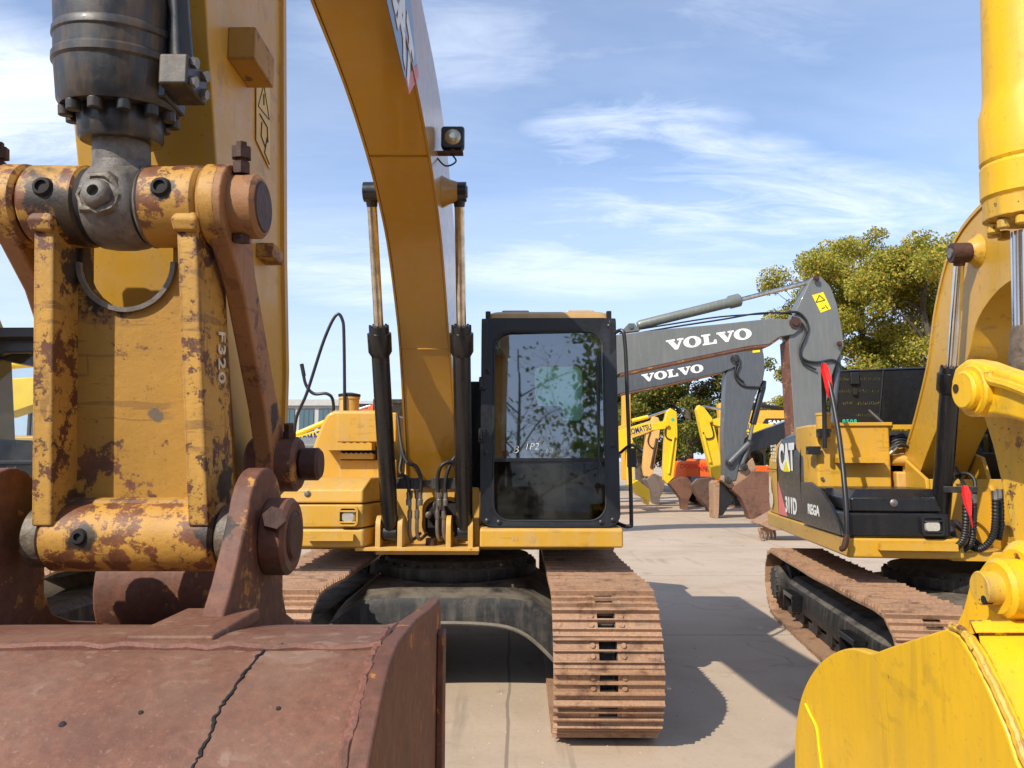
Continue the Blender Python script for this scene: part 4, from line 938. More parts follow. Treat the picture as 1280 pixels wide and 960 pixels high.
# weld seam across the top plate and the dark crack on the shell
import random as _r
rr = _r.Random(3)
ys = .895; 
def shell_z(y):
    best = min((abs(a-y), b) for a, b in sm[:36]); return best[1]
g = G(); g.tube([(bxl + (bxr-bxl)*k/40, ys + rr.uniform(-.004,.004), shell_z(ys)+.001+rr.uniform(-.001,.003)) for k in range(41)], .0055, 6); put('weld_seam', g, M['weld'], bk_, world=True)
eb = [(bxr-.004, y-.002, z+.001) for y, z in sm[12:60]]; eb = catmull([Vector(p) for p in eb], 3)
g = G(); g.tube([p + Vector((rr.uniform(-.002,.002), rr.uniform(-.0015,.0015), rr.uniform(-.0015,.0015))) for p in eb], [.0055+rr.uniform(-.001,.001) for _ in eb], 7); put('edge_weld', g, M['weld'], bk_, world=True)
def shell_pt(px, py):     # where that line of sight meets the shell
    d = ray(px, py)
    for i in range(10, len(sm)-1):
        (y0, z0), (y1, z1) = sm[i], sm[i+1]
        f = lambda y, z: (z - CH) * d.y - y * d.z
        a, b = f(y0, z0), f(y1, z1)
        if a*b <= 0:
            t = a/(a-b); y = y0+(y1-y0)*t; z = z0+(z1-z0)*t; return Vector((d.x/d.y*y, y, z))
    return None
pts = [(352,805),(344,810),(334,812),(322,821),(310,836),(300,850),(288,868),(277,884),(268,900),(262,918),(253,938),(244,956),(238,975)]
pp = [shell_pt(*q) for q in pts]; pp = [p for p in pp if p is not None]
pp = catmull(pp, 5); pp = [p + Vector((rr.uniform(-.0018,.0018), 0, 0)) for p in pp]
g = G(); g.tube(pp, [.0009+.0012*abs(math.sin(k*.35)) + .0006*rr.random() for k in range(len(pp))], 6); put('crack', g, M['seam'], bk_, world=True)
for q in ((78, 906), (348, 886), (176, 891)):
    p = shell_pt(*q)
    if p is None: continue
    g = G(); g.lathe([(.0024 if q[0] != 78 else .0034, 0), (.002, .0008)], p + Vector((0,-.0006,.0006)), (0,-.7,.6), 12); put('burnt_spot', g, M['seam'], bk_, world=True)
# ears
for xc in (-.400, -.800):
    g = G()
    ear = [(1.00,1.365),(1.03,1.38)] + [(1.07,1.43),(1.10,1.48)] + circ(1.205, 1.505, .083, 12, 165, 15) + [(1.30,1.45),(1.305,1.38),(1.33,1.34),(1.39,1.315),(1.50,1.29),(1.60,1.25),(1.60,1.20),(1.4,1.24),(1.1,1.33)]
    g.side(ear, xc-.016, xc+.016); e = put('bucket_ear', g, M['earrust'], bk_, world=True, bevel=.005)
    s_ = 1 if xc > -.6 else -1
    a, b = sorted((xc + s_*.012, xc + s_*.055)); pb_ = xcyl('ear_boss', a, b, .060, 'earrust', e, LC + Vector((0,.0,.0)))
    a, b = sorted((xc + s_*.050, xc + s_*.059)); xcyl('pin_end', a, b, .040, 'darkrust', e, LC)
    pass
    g = G(); g.lathe([(.018,0),(.018,.018)], (xc+s_*.04, LC.y-.055, LC.z+.028), (s_*.3,-1,.4), 6); put('locking_bolt', g, M['darkrust'], e, world=True)
    g = G(); g.bx(xc-.06, xc+.045, .93, 1.10, 1.374, 1.392); put('pad_plate', g, M['bucketrust'], bk_, world=True, bevel=.004)
for k in range(5):
    x = bxl + .08 + (bxr-bxl-.16)*k/4
    g = G(); g.rings([[(x-.05, 1.3, .16), (x+.05, 1.3, .16), (x+.05, 1.3, .23), (x-.05, 1.3, .23)], [(x-.045, 1.48, .12), (x+.045, 1.48, .12), (x+.045, 1.48, .19), (x-.045, 1.48, .19)], [(x-.02, 1.62, .06), (x+.02, 1.62, .06), (x+.02, 1.62, .075), (x-.02, 1.62, .075)]])
    put('tooth', g, M['earrust'], bk_, world=True, bevel=.006)
# ------------------------------------------------------------------ excavator at the right, engine hood open
B0 = Vector((3.68, 6.25, 0)); YWB = R_(-7)
B = thing('excavator', 'yellow and black excavator at the right with its black engine hood standing open', 'excavator', B0, YWB, 'excavators parked in the front row')
def Bp(px, py, lx):        # that line of sight on the plane local x = lx
    o = INV[B.name] @ Vector((0, 0, CH)); d = INV[B.name].to_3x3() @ ray(px, py); t = (lx - o.x)/d.x; return o + d*t
def By(px, py, ly):
    o = INV[B.name] @ Vector((0, 0, CH)); d = INV[B.name].to_3x3() @ ray(px, py); t = (ly - o.y)/d.y; return o + d*t
track(B, -.96, 1.92, .70, .52, nsh=46, outer=-1, steps=True, sag=.02); track(B, .96, 1.92, .70, .52, nsh=46, outer=1)
carbody(B, 1.8, .66, .60)
yf = -.73
# lower rail running round the side
sidep = [(-1.14, yf), (-.33, yf), (-.33, yf+.3), (-1.0, yf+.3), (-.96, 2.2), (-.5, 2.65), (-.7, 2.72), (-1.0, 2.5), (-1.13, 2.1)]
g = G(); g.top(sidep, .885, 1.03); rl = put('lower_rail', g, M['yellow_b'], B, bevel=.02, seg=3)
step_tread(B, -.93, -.40, yf, 1.0, .06, .05, 'yellow_b')
g = G(); g.bx(-1.0, 1.1, -.3, 2.5, .86, .90); g.bx(-.40, .35, -.68, .2, .87, .93); put('deck_frame', g, M['yellow_b'], B)
# side panel: black with curved rear edge, ochre tail
def side_block(name, y0, y1, z0, z1, mat, x0=-1.12, rnd=.0):
    g = G(); g.side([(y0, z0), (y1, z0), (y1, z1-rnd), (y1-rnd*1.6, z1), (y0, z1)], x0, -.55); return put(name, g, M[mat], B, bevel=.03 if rnd else .02, seg=4)
def tailprof(zt):
    return [(-.55, 2.62), (-.80, 2.58), (-1.0, 2.4), (-1.10, 2.1), (-1.12, 1.36), (-.55, 1.36)]
YB_ = 1.56
rs = []
for z, ins in ((1.04, 0), (1.46, 0), (1.60, .01), (1.72, .06), (1.82, .16), (1.87, .30)):
    rs.append([(-.55, 2.62-ins*1.3, z), (-.80, 2.58-ins*1.3, z), (-1.0+ins*.5, 2.4-ins, z), (-1.10+ins*.75, 2.1-ins*.8, z), (-1.12+ins*.75, YB_+.002, z), (-.55, YB_+.002, z)])
g = G(); g.rings(rs); tail = put('counterweight', g, M['yellow_b'], B, ang=30)
rs = []
for y, zt, xo in ((YB_, 1.865, 0), (1.2, 1.88, 0), (.8, 1.895, 0), (.34, 1.90, 0)):
    rs.append([(-1.125, y, 1.04), (-1.125, y, 1.62), (-1.115, y, 1.72), (-1.06, y, zt-.05), (-.97, y, zt), (-.9, y, zt+.003), (-.9, y, 1.04)])
g = G(); g.rings(rs); sp = put('side_panel', g, M['black'], B, ang=30)
g = G(); g.tube([(-1.127, .55, 1.06), (-1.127, .62, 1.4), (-1.12, .58, 1.7), (-1.03, .55, 1.885)], .004, 6, 5); put('panel_joint', g, M['seam'], sp)
g = G(); g.tube([(-1.124, YB_, 1.05), (-1.124, YB_, 1.6), (-1.07, YB_, 1.8)], .004, 6, 5); put('panel_joint', g, M['seam'], sp)
g = G(); g.tube([(-1.125, YB_+.01, 1.50), (-1.115, 2.1, 1.50), (-1.01, 2.4, 1.50), (-.8, 2.59, 1.50)], .004, 6, 4); put('panel_joint', g, M['seam'], tail)
# slanted red stripe between black and ochre
g = G(); g.prism([(-1.1265, YB_-.005, 1.38), (-1.1265, YB_-.005, 1.045), (-1.1265, 1.20, 1.045)], (.002, 0, 0)); put('red_stripe', g, M['pink'], sp)
# yellow box at the front
g = G(); g.top([(-1.08, .20), (-.48, .20), (-.46, .8), (-1.115, .8), (-1.13, .34)], 1.36, 1.905); yb = put('front_box', g, M['yellow_b'], B, bevel=.02, seg=3)
g = G(); g.bx(-1.05, -.46, .18, .22, 1.89, 1.92); put('box_lip', g, M['yellow_b'], yb, bevel=.005)
step_tread(B, -.94, -.56, .20, 1.62, .12, .045, 'yellow_b')
g = G(); g.lathe([(.06,0),(.06,.2),(.066,.2),(.066,.22),(.03,.225)], (-1.03, .16, 1.78), (0,0,1), 24); put('filler_neck', g, M['yellow_b'], B)
for q_ in (By(1030,541,.08), By(1017,563,.14)):
    g = G(); g.bx(q_.x-.05, q_.x+.05, q_.y-.02, q_.y+.06, q_.z-.035, q_.z+.035); g.cyl((q_.x-.06, q_.y, q_.z+.02), (q_.x+.06, q_.y, q_.z+.02), .014, None, 10); put('mirror_clamp', g, M['plastic'], B, bevel=.005)
for z in (1.44, 1.67):
    g = G(); g.lathe([(.014,0),(.014,-.02)], (-1.05, .20, z), (0,1,0), 12); put('panel_bolt', g, M['steel'], B)
# black toolbox with lid
g = G(); g.rings([[(-1.14, yf, z), (-.42, yf, z), (-.38, yf+.12, z), (-.38, -.1, z), (-1.14, -.1, z)] for z in (1.035, 1.215)]); tb = put('toolbox', g, M['black'], B, bevel=.02, seg=3)
g = G(); g.rings([[(-1.10, yf+.005, 1.22), (-.44, yf+.005, 1.22), (-.42, yf+.1, 1.22), (-.42, -.1, 1.22), (-1.10, -.1, 1.22)], [(-1.10, yf+.01, 1.32), (-.45, yf+.01, 1.32), (-.43, yf+.12, 1.32), (-.43, -.1, 1.32), (-1.10, -.1, 1.32)], [(-1.04, yf+.08, 1.385), (-.49, yf+.08, 1.385), (-.47, yf+.16, 1.385), (-.47, -.1, 1.385), (-1.04, -.1, 1.385)]])
ld = put('toolbox_lid', g, M['black'], B, bevel=.015, seg=3)
g = G(); g.bx(-1.12, -.42, -.12, .34, 1.04, 1.375); put('box_top', g, M['black'], B, bevel=.01)
g = G(); g.lathe([(.028,0),(.028,-.008),(.012,-.016)], (-.80, yf+.008, 1.285), (0,1,0), 14); put('latch', g, M['steel'], ld)
g = G(); g.side([(-.66,1.035),(-.60,1.12),(-.40,1.24),(-.12,1.35),(.2,1.41),(.50,1.40),(.50,1.035)], -1.155, -1.12); bp_ = put('side_cover', g, M['black'], B, bevel=.012, seg=3)
lamp_set(B, -.55, yf-.004, 1.125, .155, .14, 'plastic')
def side_text(txt, y, z, size, bold, mat, sx=1, par=None, off=.0025, x=-1.125):
    me = letters(txt, size, bold, 1.0, .0008, 0, sx); return put_mesh('lettering', me, frame((x-off, y, z), (0, -1, 0), (0, 0, 1)), M[mat], par or sp)
side_text('CAT', 1.14, 1.615, .335, .019, 'white', .95)
g = G(); g.prism([(-1.130, 1.27, 1.485), (-1.130, 1.0, 1.485), (-1.130, 1.13, 1.60)], (-.003, 0, 0)); put('logo_triangle', g, M['sticker'], sp)
side_text('311D', 1.02, 1.155, .205, .008, 'white', 1.0)
side_text('REGA', .10, 1.175, .115, .004, 'white', 1.25, bp_, .0025, -1.155)
for k in range(3):
    rdd = random.Random(k)
    g = G(); z = 1.58
    for q in range(5):
        y = 1.66 + .15*k + rdd.uniform(-.01,.01); z2 = z + rdd.uniform(.02,.03); g.bx(-1.123+.012*k, -1.119+.012*k, y-.03, y+.03*rdd.uniform(.2,1), z, z2); z = z2 + .012
    put('faded_print', g, M['worn_white'], tail)
g = G(); g.prism([(-1.125, y, z) for y, z in circ(1.90, 1.17, .085, 18)], (-.003,0,0)); d_ = put('round_sticker', g, M['worn_white'], tail)
g = G(); g.prism([(-1.125, 1.88, 1.24), (-1.125, 1.99, 1.24), (-1.125, 1.97, 1.42), (-1.125, 1.92, 1.42)], (-.0025,0,0)); put('sticker', g, M['worn_white'], tail)
# radiator side, open engine bay and hood
g = G(); g.bx(-.60, .3, .55, .62, 1.0, 1.86); g.bx(-.58, .3, .0, .6, 1.0, 1.06); put('bay_bulkhead', g, M['engine'], B)
g = G(); g.bx(-.45, -.2, .35, .6, 1.55, 1.75); g.bx(-.44, -.3, .2, .4, 1.1, 1.5); g.cyl((-.45, .3, 1.6), (-.2, .3, 1.6), .05); en = put('engine_block', g, M['yellow_dusty'], B, bevel=.02)
for k in range(5):
    hose(en, [(-.47, .22+.04*k, 1.66+.03*k), (-.40, .20+.03*k, 1.73+.02*k), (-.30, .22+.03*k, 1.69+.03*k), (-.20, .3, 1.6)], .014)
g = G(); g.bx(-.46, -.15, .2, .22, 1.86, 1.90); put('bay_rail', g, M['yellow_b'], B)
hy = .55
q0 = By(1043, 532, hy); q1 = By(1050, 464, hy); q2 = By(1162, 460, hy); q3 = By(1160, 532, hy); qm0 = By(1098, 532, hy); qm1 = By(1104, 462, hy)
g = G(); g.prism([q0, q1, qm1, qm0], (0, .004, 0)); hd = put('engine_hood', g, M['mesh'], B, label='perforated black engine hood standing open', flat=True)
g = G(); g.prism([qm0, qm1, q2, q3], (0, .02, 0)); put('hood_panel', g, M['black'], hd, bevel=.004)
g = G(); g.tube([q0, q1, q2], .012, 6); g.tube([qm0, qm1], .012, 6); put('hood_frame', g, M['black'], hd)
g = G(); c = By(1069, 472, hy-.03); g.bx(c.x-.04, c.x+.04, c.y, c.y+.03, c.z-.06, c.z+.05); g.bx(c.x-.02, c.x+.02, c.y, c.y+.03, c.z-.16, c.z-.1); put('hood_catch', g, M['plastic'], hd, bevel=.008)
me = letters('0508', .05, .002, 1.3, .0008); c = By(1062, 527, hy-.012); put_mesh('green_lettering', me, frame(c, (1,0,0), (0,0,1)), M['teal'], hd)
g = G(); g.tube([By(1086, 513, .3), By(1105, 530, .2)], .012, 8); put('hood_strut', g, M['blackdust'], hd)
# grab rail and mirror arm
g = G(); g.tube([By(1054,686,-.78), By(1058,676,-.80), By(1058,640,-.78), By(1054,590,-.7), By(1048,540,-.55), By(1040,495,-.42), By(1033,465,-.35), By(1030,456,-.30), By(1029,460,-.22), By(1030,500,.0), By(1031,560,.04)], .019, 10, 6); gr_ = put('grab_rail', g, M['plastic'], B)
g = G(); c = By(1054, 685, -.76); g.tube([By(1051,686,-.79), By(1055,684,-.81), By(1059,668,-.82)], .021, 8, 4); put('rail_foot', g, M['darkrust'], gr_)
def ribbon(parent, pts, w, name='red_ribbon', local=False):
    g = G(); n = len(pts); vs = []
    for i, p in enumerate(pts):
        p = Vector(p); s_ = math.sin(i*1.3)*.012
        vs.append((g.v(p + Vector((-w[i]/2, s_, 0))), g.v(p + Vector((0, s_+.012, .002))), g.v(p + Vector((w[i]/2, -s_, .0)))))
    for i in range(n-1):
        for k in (0, 1): g.face([vs[i][k], vs[i][k+1], vs[i+1][k+1], vs[i+1][k]])
    return put(name, g, M['ribbon'], parent)
rb = ribbon(None, [B.matrix_basis @ p for p in []] or [(B.matrix_basis @ By(*q)) for q in ((1030,454,-.4),(1031,462,-.4),(1034,472,-.41),(1036,484,-.41),(1038,497,-.41))], [.035,.06,.062,.07,.055])
tag(rb, 'red cloth ribbon tied to the top of the black grab rail', 'ribbon')
# boom
c_ = -.33; bw = .37
outr = [(1131,640),(1131,577),(1146,519),(1161,455),(1171,383),(1190,311),(1224,261),(1290,208),(1400,160),(1560,120)]
innr = [(1128,655),(1142,612),(1167,545),(1207,455),(1219,407),(1238,374),(1262,352),(1300,335),(1400,300),(1600,262)]
O_ = [Bp(px, py, c_) for px, py in outr]; I_ = [Bp(px, py, c_) for px, py in innr]
O_ = catmull(O_, 4); I_ = catmull(I_, 4)
rs = [[o, i, i + Vector((bw,0,0)), o + Vector((bw,0,0))] for o, i in zip(O_, I_)]
g = G(); g.rings(rs); bb = put('boom', g, M['yellow_b'], B, bevel=.006)
g = G(); rs = []
for o, i in zip(O_, I_):
    d = (o-i).normalized()*.014; rs.append([o - d, o - d + Vector((-.012,0,0)), o + d + Vector((-.012,0,0)), o + d])
g.rings(rs); put('boom_edge_flange', g, M['yellow_b'], bb)
cb = Bp(1173, 682, -.45); ct = Bp(1200, 316, -.45)
ratio = (Bp(1183, 456, -.45) - cb).length/(ct - cb).length
cylinder(B, cb, ct, ratio, .066, .033, mat='black', rodmat='chrome', headmat='darkrust', eye=.062, w=.12)
g = G(); p = Bp(1222, 314, c_); g.lathe([(.12,0),(.10,.02),(.08,.05),(.065,.07)], p, (-1,0,0), 28); put('pin_boss', g, M['yellow_b'], bb, bevel=.004)
g = G(); g.cyl(Vector((-.52, ct.y, ct.z)), Vector((c_, ct.y, ct.z)), .035); put('boom_cylinder_pin', g, M['steel'], bb)
cb2 = Vector((.16, cb.y, cb.z)); ct2 = Vector((.16, ct.y, ct.z)); cylinder(B, cb2, ct2, ratio, .066, .033, mat='black', rodmat='chrome', eye=.062, w=.12)
for x in (-.53, -.37, .08, .24):
    g = G(); g.side([(cb.y-.08, .90), (cb.y-.07, 1.02)] + circ(cb.y, cb.z, .07, 8, 180, 0) + [(cb.y+.3, .90)], x-.015, x+.015); put('cylinder_ear', g, M['yellow_b'], B, bevel=.004)
g = G(); g.bx(-.37, .35, -.3, -.26, .93, 1.45); g.side([(-.3,.93),(-.55,.93),(-.35,1.3),(-.2,1.62),(.2,1.7),(.2,.93)], .06, .09); g.side([(-.3,.93),(-.2,1.45),(.2,1.6),(.2,.93)], -.37, -.34); put('boom_bracket', g, M['yellow_b'], B, bevel=.006)
def bh(l, r=.016, rib=0, par=B):
    pts = [By(*q) for q in l]
    if rib:
        cp = catmull([Vector(p) for p in pts], 14); rr_ = [r*(1.15 if i % 2 else .92) for i in range(len(cp))]
        g = G(); g.tube(cp, rr_, 10); h = put('hose', g, M['rubber'], par)
        g = G(); g.tube([cp[0] + Vector((0,0,.05)), cp[0], cp[2]], r*1.15, 8); put('fitting', g, M['steel'], h)
    else: hose(par, pts, r)
g = G(); a = By(1180, 612, -.80); b = By(1222, 613, -.80); g.bx(a.x, b.x, a.y-.01, a.y+.02, a.z-.022, a.z+.022); put('hose_clamp_bar', g, M['blackdust'], B, bevel=.004)
bh([(1207,628,-.8),(1207,655,-.8),(1203,676,-.78),(1190,688,-.7)], .022, 1); bh([(1217,626,-.78),(1217,655,-.78),(1214,678,-.75),(1204,688,-.7)], .02, 1)
bh([(1244,622,-.7),(1244,650,-.72),(1240,672,-.74),(1226,686,-.7),(1210,682,-.6)], .022, 1); bh([(1250,620,-.6),(1251,650,-.62),(1248,675,-.64)], .022, 1)
bh([(1190,576,-.5),(1198,592,-.6),(1208,612,-.78)], .013); bh([(1188,604,-.6),(1197,594,-.65),(1209,592,-.7),(1218,600,-.74),(1219,618,-.78)], .013)
bh([(1186,655,-.5),(1192,672,-.55),(1200,680,-.6)], .026); bh([(1195,655,-.4),(1210,668,-.5),(1225,682,-.6)], .02)
rb2 = ribbon(None, [(B.matrix_basis @ By(*q)) for q in ((1206,607,-.84),(1208,616,-.85),(1210,630,-.85),(1213,645,-.85),(1216,660,-.85))], [.04,.055,.05,.03,.02])
tag(rb2, 'red cloth ribbon tied to the hoses at the foot of the right boom', 'ribbon')
cab(B, .38, 1.2, -.72, .85, 1.04, 2.52)
g = G(); g.top([(-.5, 1.0), (1.1, 1.0), (1.08, 2.3), (.7, 2.6), (-.5, 2.6)], 1.0, 1.84); put('rear_body', g, M['yellow_b'], B, bevel=.04)
# ------------------------------------------------------------------ arm of the nearest machine, right edge
Cc = thing('excavator', 'bright lemon yellow excavator of which bucket and cylinder cut in at the right edge', 'excavator', (1.2, 1.3, 0), 0)
def cx(name, x0, x1, r, mat, par, c, **k): return xcyl(name, x0, x1, r, mat, par, c, **k)
XS = .60
sp_px = [(1000,960),(1001,915),(1006,880),(1016,852),(1032,829),(1052,815),(1072,810),(1090,814),(1100,816),(1120,809),(1160,796),(1195,785)]
side_ = [(PX(a, b, XS).y, PX(a, b, XS).z) for a, b in sp_px]
side_ = curve2(side_, 4)
low = [(1.56,.75),(1.48,.45),(1.3,.25),(1.05,.2),(.85,.3),(.70,.5),(.64,.75),(.70,1.0),(.80,1.16)]
edge = [(PX(a, b, XS).y, PX(a, b, XS).z) for a, b in ((1284,955),(1270,915),(1255,880),(1240,848),(1225,818),(1210,795))]
g = G(); g.side(side_[::1] + edge[::-1] + low[::-1], XS-.012, XS+.012)
prof = [(1.3,1.27),(1.247,1.285)] + [(1.14,1.33),(1.03,1.372)] + edge[::-1] + low[::-1][:6] + [(1.35,.27)]
pf = curve2(prof, 3); inn = offs(pf, .02)
if inn[len(inn)//2][0] < pf[len(pf)//2][0]: inn = offs(pf, -.02)
gs = G(); gs.rings([[(XS+.010, *a), (1.62, *a), (1.62, *b), (XS+.010, *b)] for a, b in zip(pf, inn)])
cbk = put('bucket', gs, M['lemon'], Cc, world=True)
put('side_plate', g, M['lemon'], cbk, world=True, bevel=.004)
g = G(); g.side([(y, z) for y, z in side_] + edge[::-1] + low[::-1], 1.615, 1.635); put('side_plate', g, M['lemon'], cbk, world=True)
g = G(); ee = [PX(a, b, XS-.008) for a, b in ((1190,783),(1203,789),(1216,806),(1232,836),(1250,872),(1266,908),(1282,952),(1300,990))]
ee = catmull(ee, 5); g.tube([p + Vector((rr.uniform(-.001,.001), rr.uniform(-.0006,.0006), 0)) for p in ee], .006, 8); put('weld_bead', g, M['lemon_worn'], cbk, world=True)
g = G(); ee = catmull([PX(a, b, XS-.0125) for a, b in ((1007,880),(1013,893),(1021,910),(1024,935),(1028,965))], 4); g.tube(ee, .0028, 6); put('bright_weld_mark', g, M['sticker'], cbk, world=True)
g = G(); er = [PX(a, b, .69) for a, b in ((1192,786),(1203,762),(1212,728),(1240,690),(1300,690),(1330,800),(1290,812))]; g.prism(er, (.05, 0, 0)); ear_ = put('bucket_ear', g, M['lemon'], cbk, world=True, bevel=.004)
lb = Vector((0, PX(1227, 735, .636).y, PX(1227, 735, .636).z))
cx('ear_boss', .655, .70, .0400, 'lemon', ear_, lb, chamfer=.006); cx('ear_boss', .685, .80, .0550, 'lemon', ear_, lb + Vector((0,.004,.008)), chamfer=.012)
cx('pivot_pin', .632, .66, .0225, 'lemon_worn', ear_, lb + Vector((0,0,0)), chamfer=.002)
g = G(); p = PX(1211, 746, .632); g.lathe([(.006,0),(.006,.01)], (.6315, lb.y-.010, lb.z-.014), (1,0,0), 12); put('pin_hole', g, M['seam'], ear_, world=True)
g = G(); p = PX(1274, 757, .74); g.lathe([(.010,0),(.010,.02),(.007,.03)], (.68, lb.y-.055, lb.z-.02), (-.8,-.5,.1), 6); put('locking_bolt', g, M['earrust'], ear_, world=True)
# link plate
g = G(); g.prism([PX(a, b, .735) for a, b in ((1227,515),(1240,556),(1252,608),(1266,672),(1290,760),(1345,760),(1345,500))], (.03, 0, 0)); lk = put('tilt_link', g, M['lemon_worn'], Cc, world=True, bevel=.004)
g = G(); g.bx(.765, 1.42, 1.07, 1.10, 1.46, 1.72); g.bx(1.42, 1.45, .98, 1.16, 1.42, 1.78); put('link_web', g, M['lemon_worn'], lk, world=True, bevel=.004)
# side lever with its pin
lever = [(1187,478),(1192,459),(1206,449),(1222,452),(1240,459),(1262,466),(1290,477),(1340,497),(1340,556),(1290,532),(1262,524),(1240,520),(1224,521),(1208,519),(1192,505)]
g = G(); g.prism([PX(a, b, .665) for a, b in lever], (.035, 0, 0)); lv = put('side_link', g, M['lemon'], Cc, world=True, bevel=.008, seg=3)
g = G(); g.tube(catmull([PX(a, b, .662) for a, b in ((1236,466),(1240,476),(1262,482),(1300,497))], 4), .007, 8); put('lever_rib', g, M['lemon'], lv, world=True)
tb_ = Vector((0, PX(1202, 488, .643).y, PX(1202, 488, .643).z))
cx('pivot_boss', .654, .70, .038, 'lemon', lv, tb_, chamfer=.004); cx('pivot_pin', .643, .66, .0285, 'lemon', lv, tb_, chamfer=.004)
g = G(); g.lathe([(.0065,0),(.0065,.003)], (.6415, tb_.y+.013, tb_.z+.004), (1,0,0), 12); put('pin_hole', g, M['darkrust'], lv, world=True)
cx('pivot_shaft', .70, 1.10, .026, 'chrome_dirty', lv, tb_)
cx('link_joint_tube', .79, .90, .035, 'lemon_worn', lv, Vector((0, 1.13, 1.715)))
# cylinder
CXm = .800; E1_ = Vector((CXm, 1.16, 1.66)); ax1 = Vector((.0, -.07, 1)).normalized()
def hz_(z): return (z-1.66)/ax1.z
g = G(); g.lathe([(.064,hz_(2.00)),(.068,hz_(2.005)),(.0685,hz_(2.05)),(.066,hz_(2.055)),(.0685,hz_(2.06)),(.0685,hz_(2.135)),(.064,hz_(2.15)),(.0625,hz_(2.17)),(.0625,hz_(4.2))], E1_, ax1, 48)
cyl_ = put('bucket_cylinder', g, M['lemon'], Cc, world=True, ang=25)
g = G(); g.lathe([(.050,hz_(1.965)),(.065,hz_(1.97)),(.065,hz_(2.0)),(.05,hz_(2.001))], E1_, ax1, 48); put('gland_ring', g, M['lemon_worn'], cyl_, world=True)
for k in range(12):
    a = 2*math.pi*(k+.4)/12; q = E1_ + ax1*hz_(1.965) + Vector((math.cos(a), math.sin(a), 0))*.052; g = G(); g.cyl(q - ax1*.014, q, .009, None, 10); put('gland_bolt', g, M['lemon_worn'], cyl_, world=True, bevel=.0015)
g = G(); g.cyl(E1_ + ax1*.02, E1_ + ax1*hz_(1.95), .0285, None, 36); put('rod', g, M['chrome'], cyl_, world=True)
g = G(); g.lathe([(.028,0),(.034,.01),(.034,.10),(.030,.14),(.0286,.145)], E1_, ax1, 28); put('rod_end', g, M['greasecake'], cyl_, world=True)
# stick, out of frame to the right
g = G(); g.side([(1.30,1.5),(1.25,1.8),(1.0,3.0),(.8,4.4),(1.3,4.4),(1.6,3.0),(1.66,1.8),(1.6,1.45),(1.45,1.38)], 1.14, 1.42); put('stick', g, M['lemon'], Cc, world=True, bevel=.006)
# ------------------------------------------------------------------ neighbour at the left edge
Dd = thing('excavator', 'dark-cabbed excavator behind the rusty link at the left edge, 315C chalked on its glass', 'excavator', (-4.45, 6.85, 0), R_(-.8), 'excavators parked in the front row')
track(Dd, .98, 1.88, .86, .60, outer=1); track(Dd, -.98, 1.88, .86, .60, outer=-1)
carbody(Dd, 1.88, .68, .72)
g = G(); g.bx(-1.2, 1.2, -.3, 2.3, .93, 1.0); g.bx(-1.22, -.5, -.85, .6, 1.0, 1.5); g.bx(-1.2, 1.2, 1.0, 2.4, 1.0, 1.85); put('body', g, M['yellow'], Dd, bevel=.03)
g = G(); g.bx(.2, 1.19, -.90, .8, 1.01, 1.14); put('cab_rail', g, M['yellow'], Dd, bevel=.014)
c_D = cab(Dd, .2, 1.185, -.89, .80, 1.15, 2.56, bar=.43, chalk=[('11', .31, .35, .12, 0), ('315C', .37, .24, .10, 0), ('52', .33, .12, .11, 0)], rail=False, red=False, gm='glassclear', rg='glassclear')
for ch in c_D.children:
    if ch.name.startswith('roof'):
        ch.data.materials.clear(); ch.data.materials.append(M['blackdust'])
        for k in ch.children: k.data.materials.clear(); k.data.materials.append(M['blackdust'])
g = G(); g.bx(.19, 1.20, -.93, .84, 2.56, 2.64); put('roof_edge', g, M['plastic'], c_D, bevel=.015)
g = G()
top_ = [(0,1.4),(-.2,2.6),(-.9,3.5),(-2.2,3.9),(-4.2,4.2)]; bo_ = [(-.6,1.5),(-1.1,2.3),(-1.7,3.0),(-2.6,3.3),(-4.3,3.8)]
g.rings([[(-.29, b[0], b[1]), (.03, b[0], b[1]), (.03, a[0], a[1]), (-.29, a[0], a[1])] for a, b in zip(top_, bo_)]); put('boom', g, M['yellow'], Dd, bevel=.01)
g = G(); g.side([(-4.4,4.4),(-4.0,4.3),(-4.15,3.0),(-4.3,1.6),(-4.45,1.6),(-4.6,3.0)], -.25, -.0); put('stick', g, M['yellow'], Dd, bevel=.01)
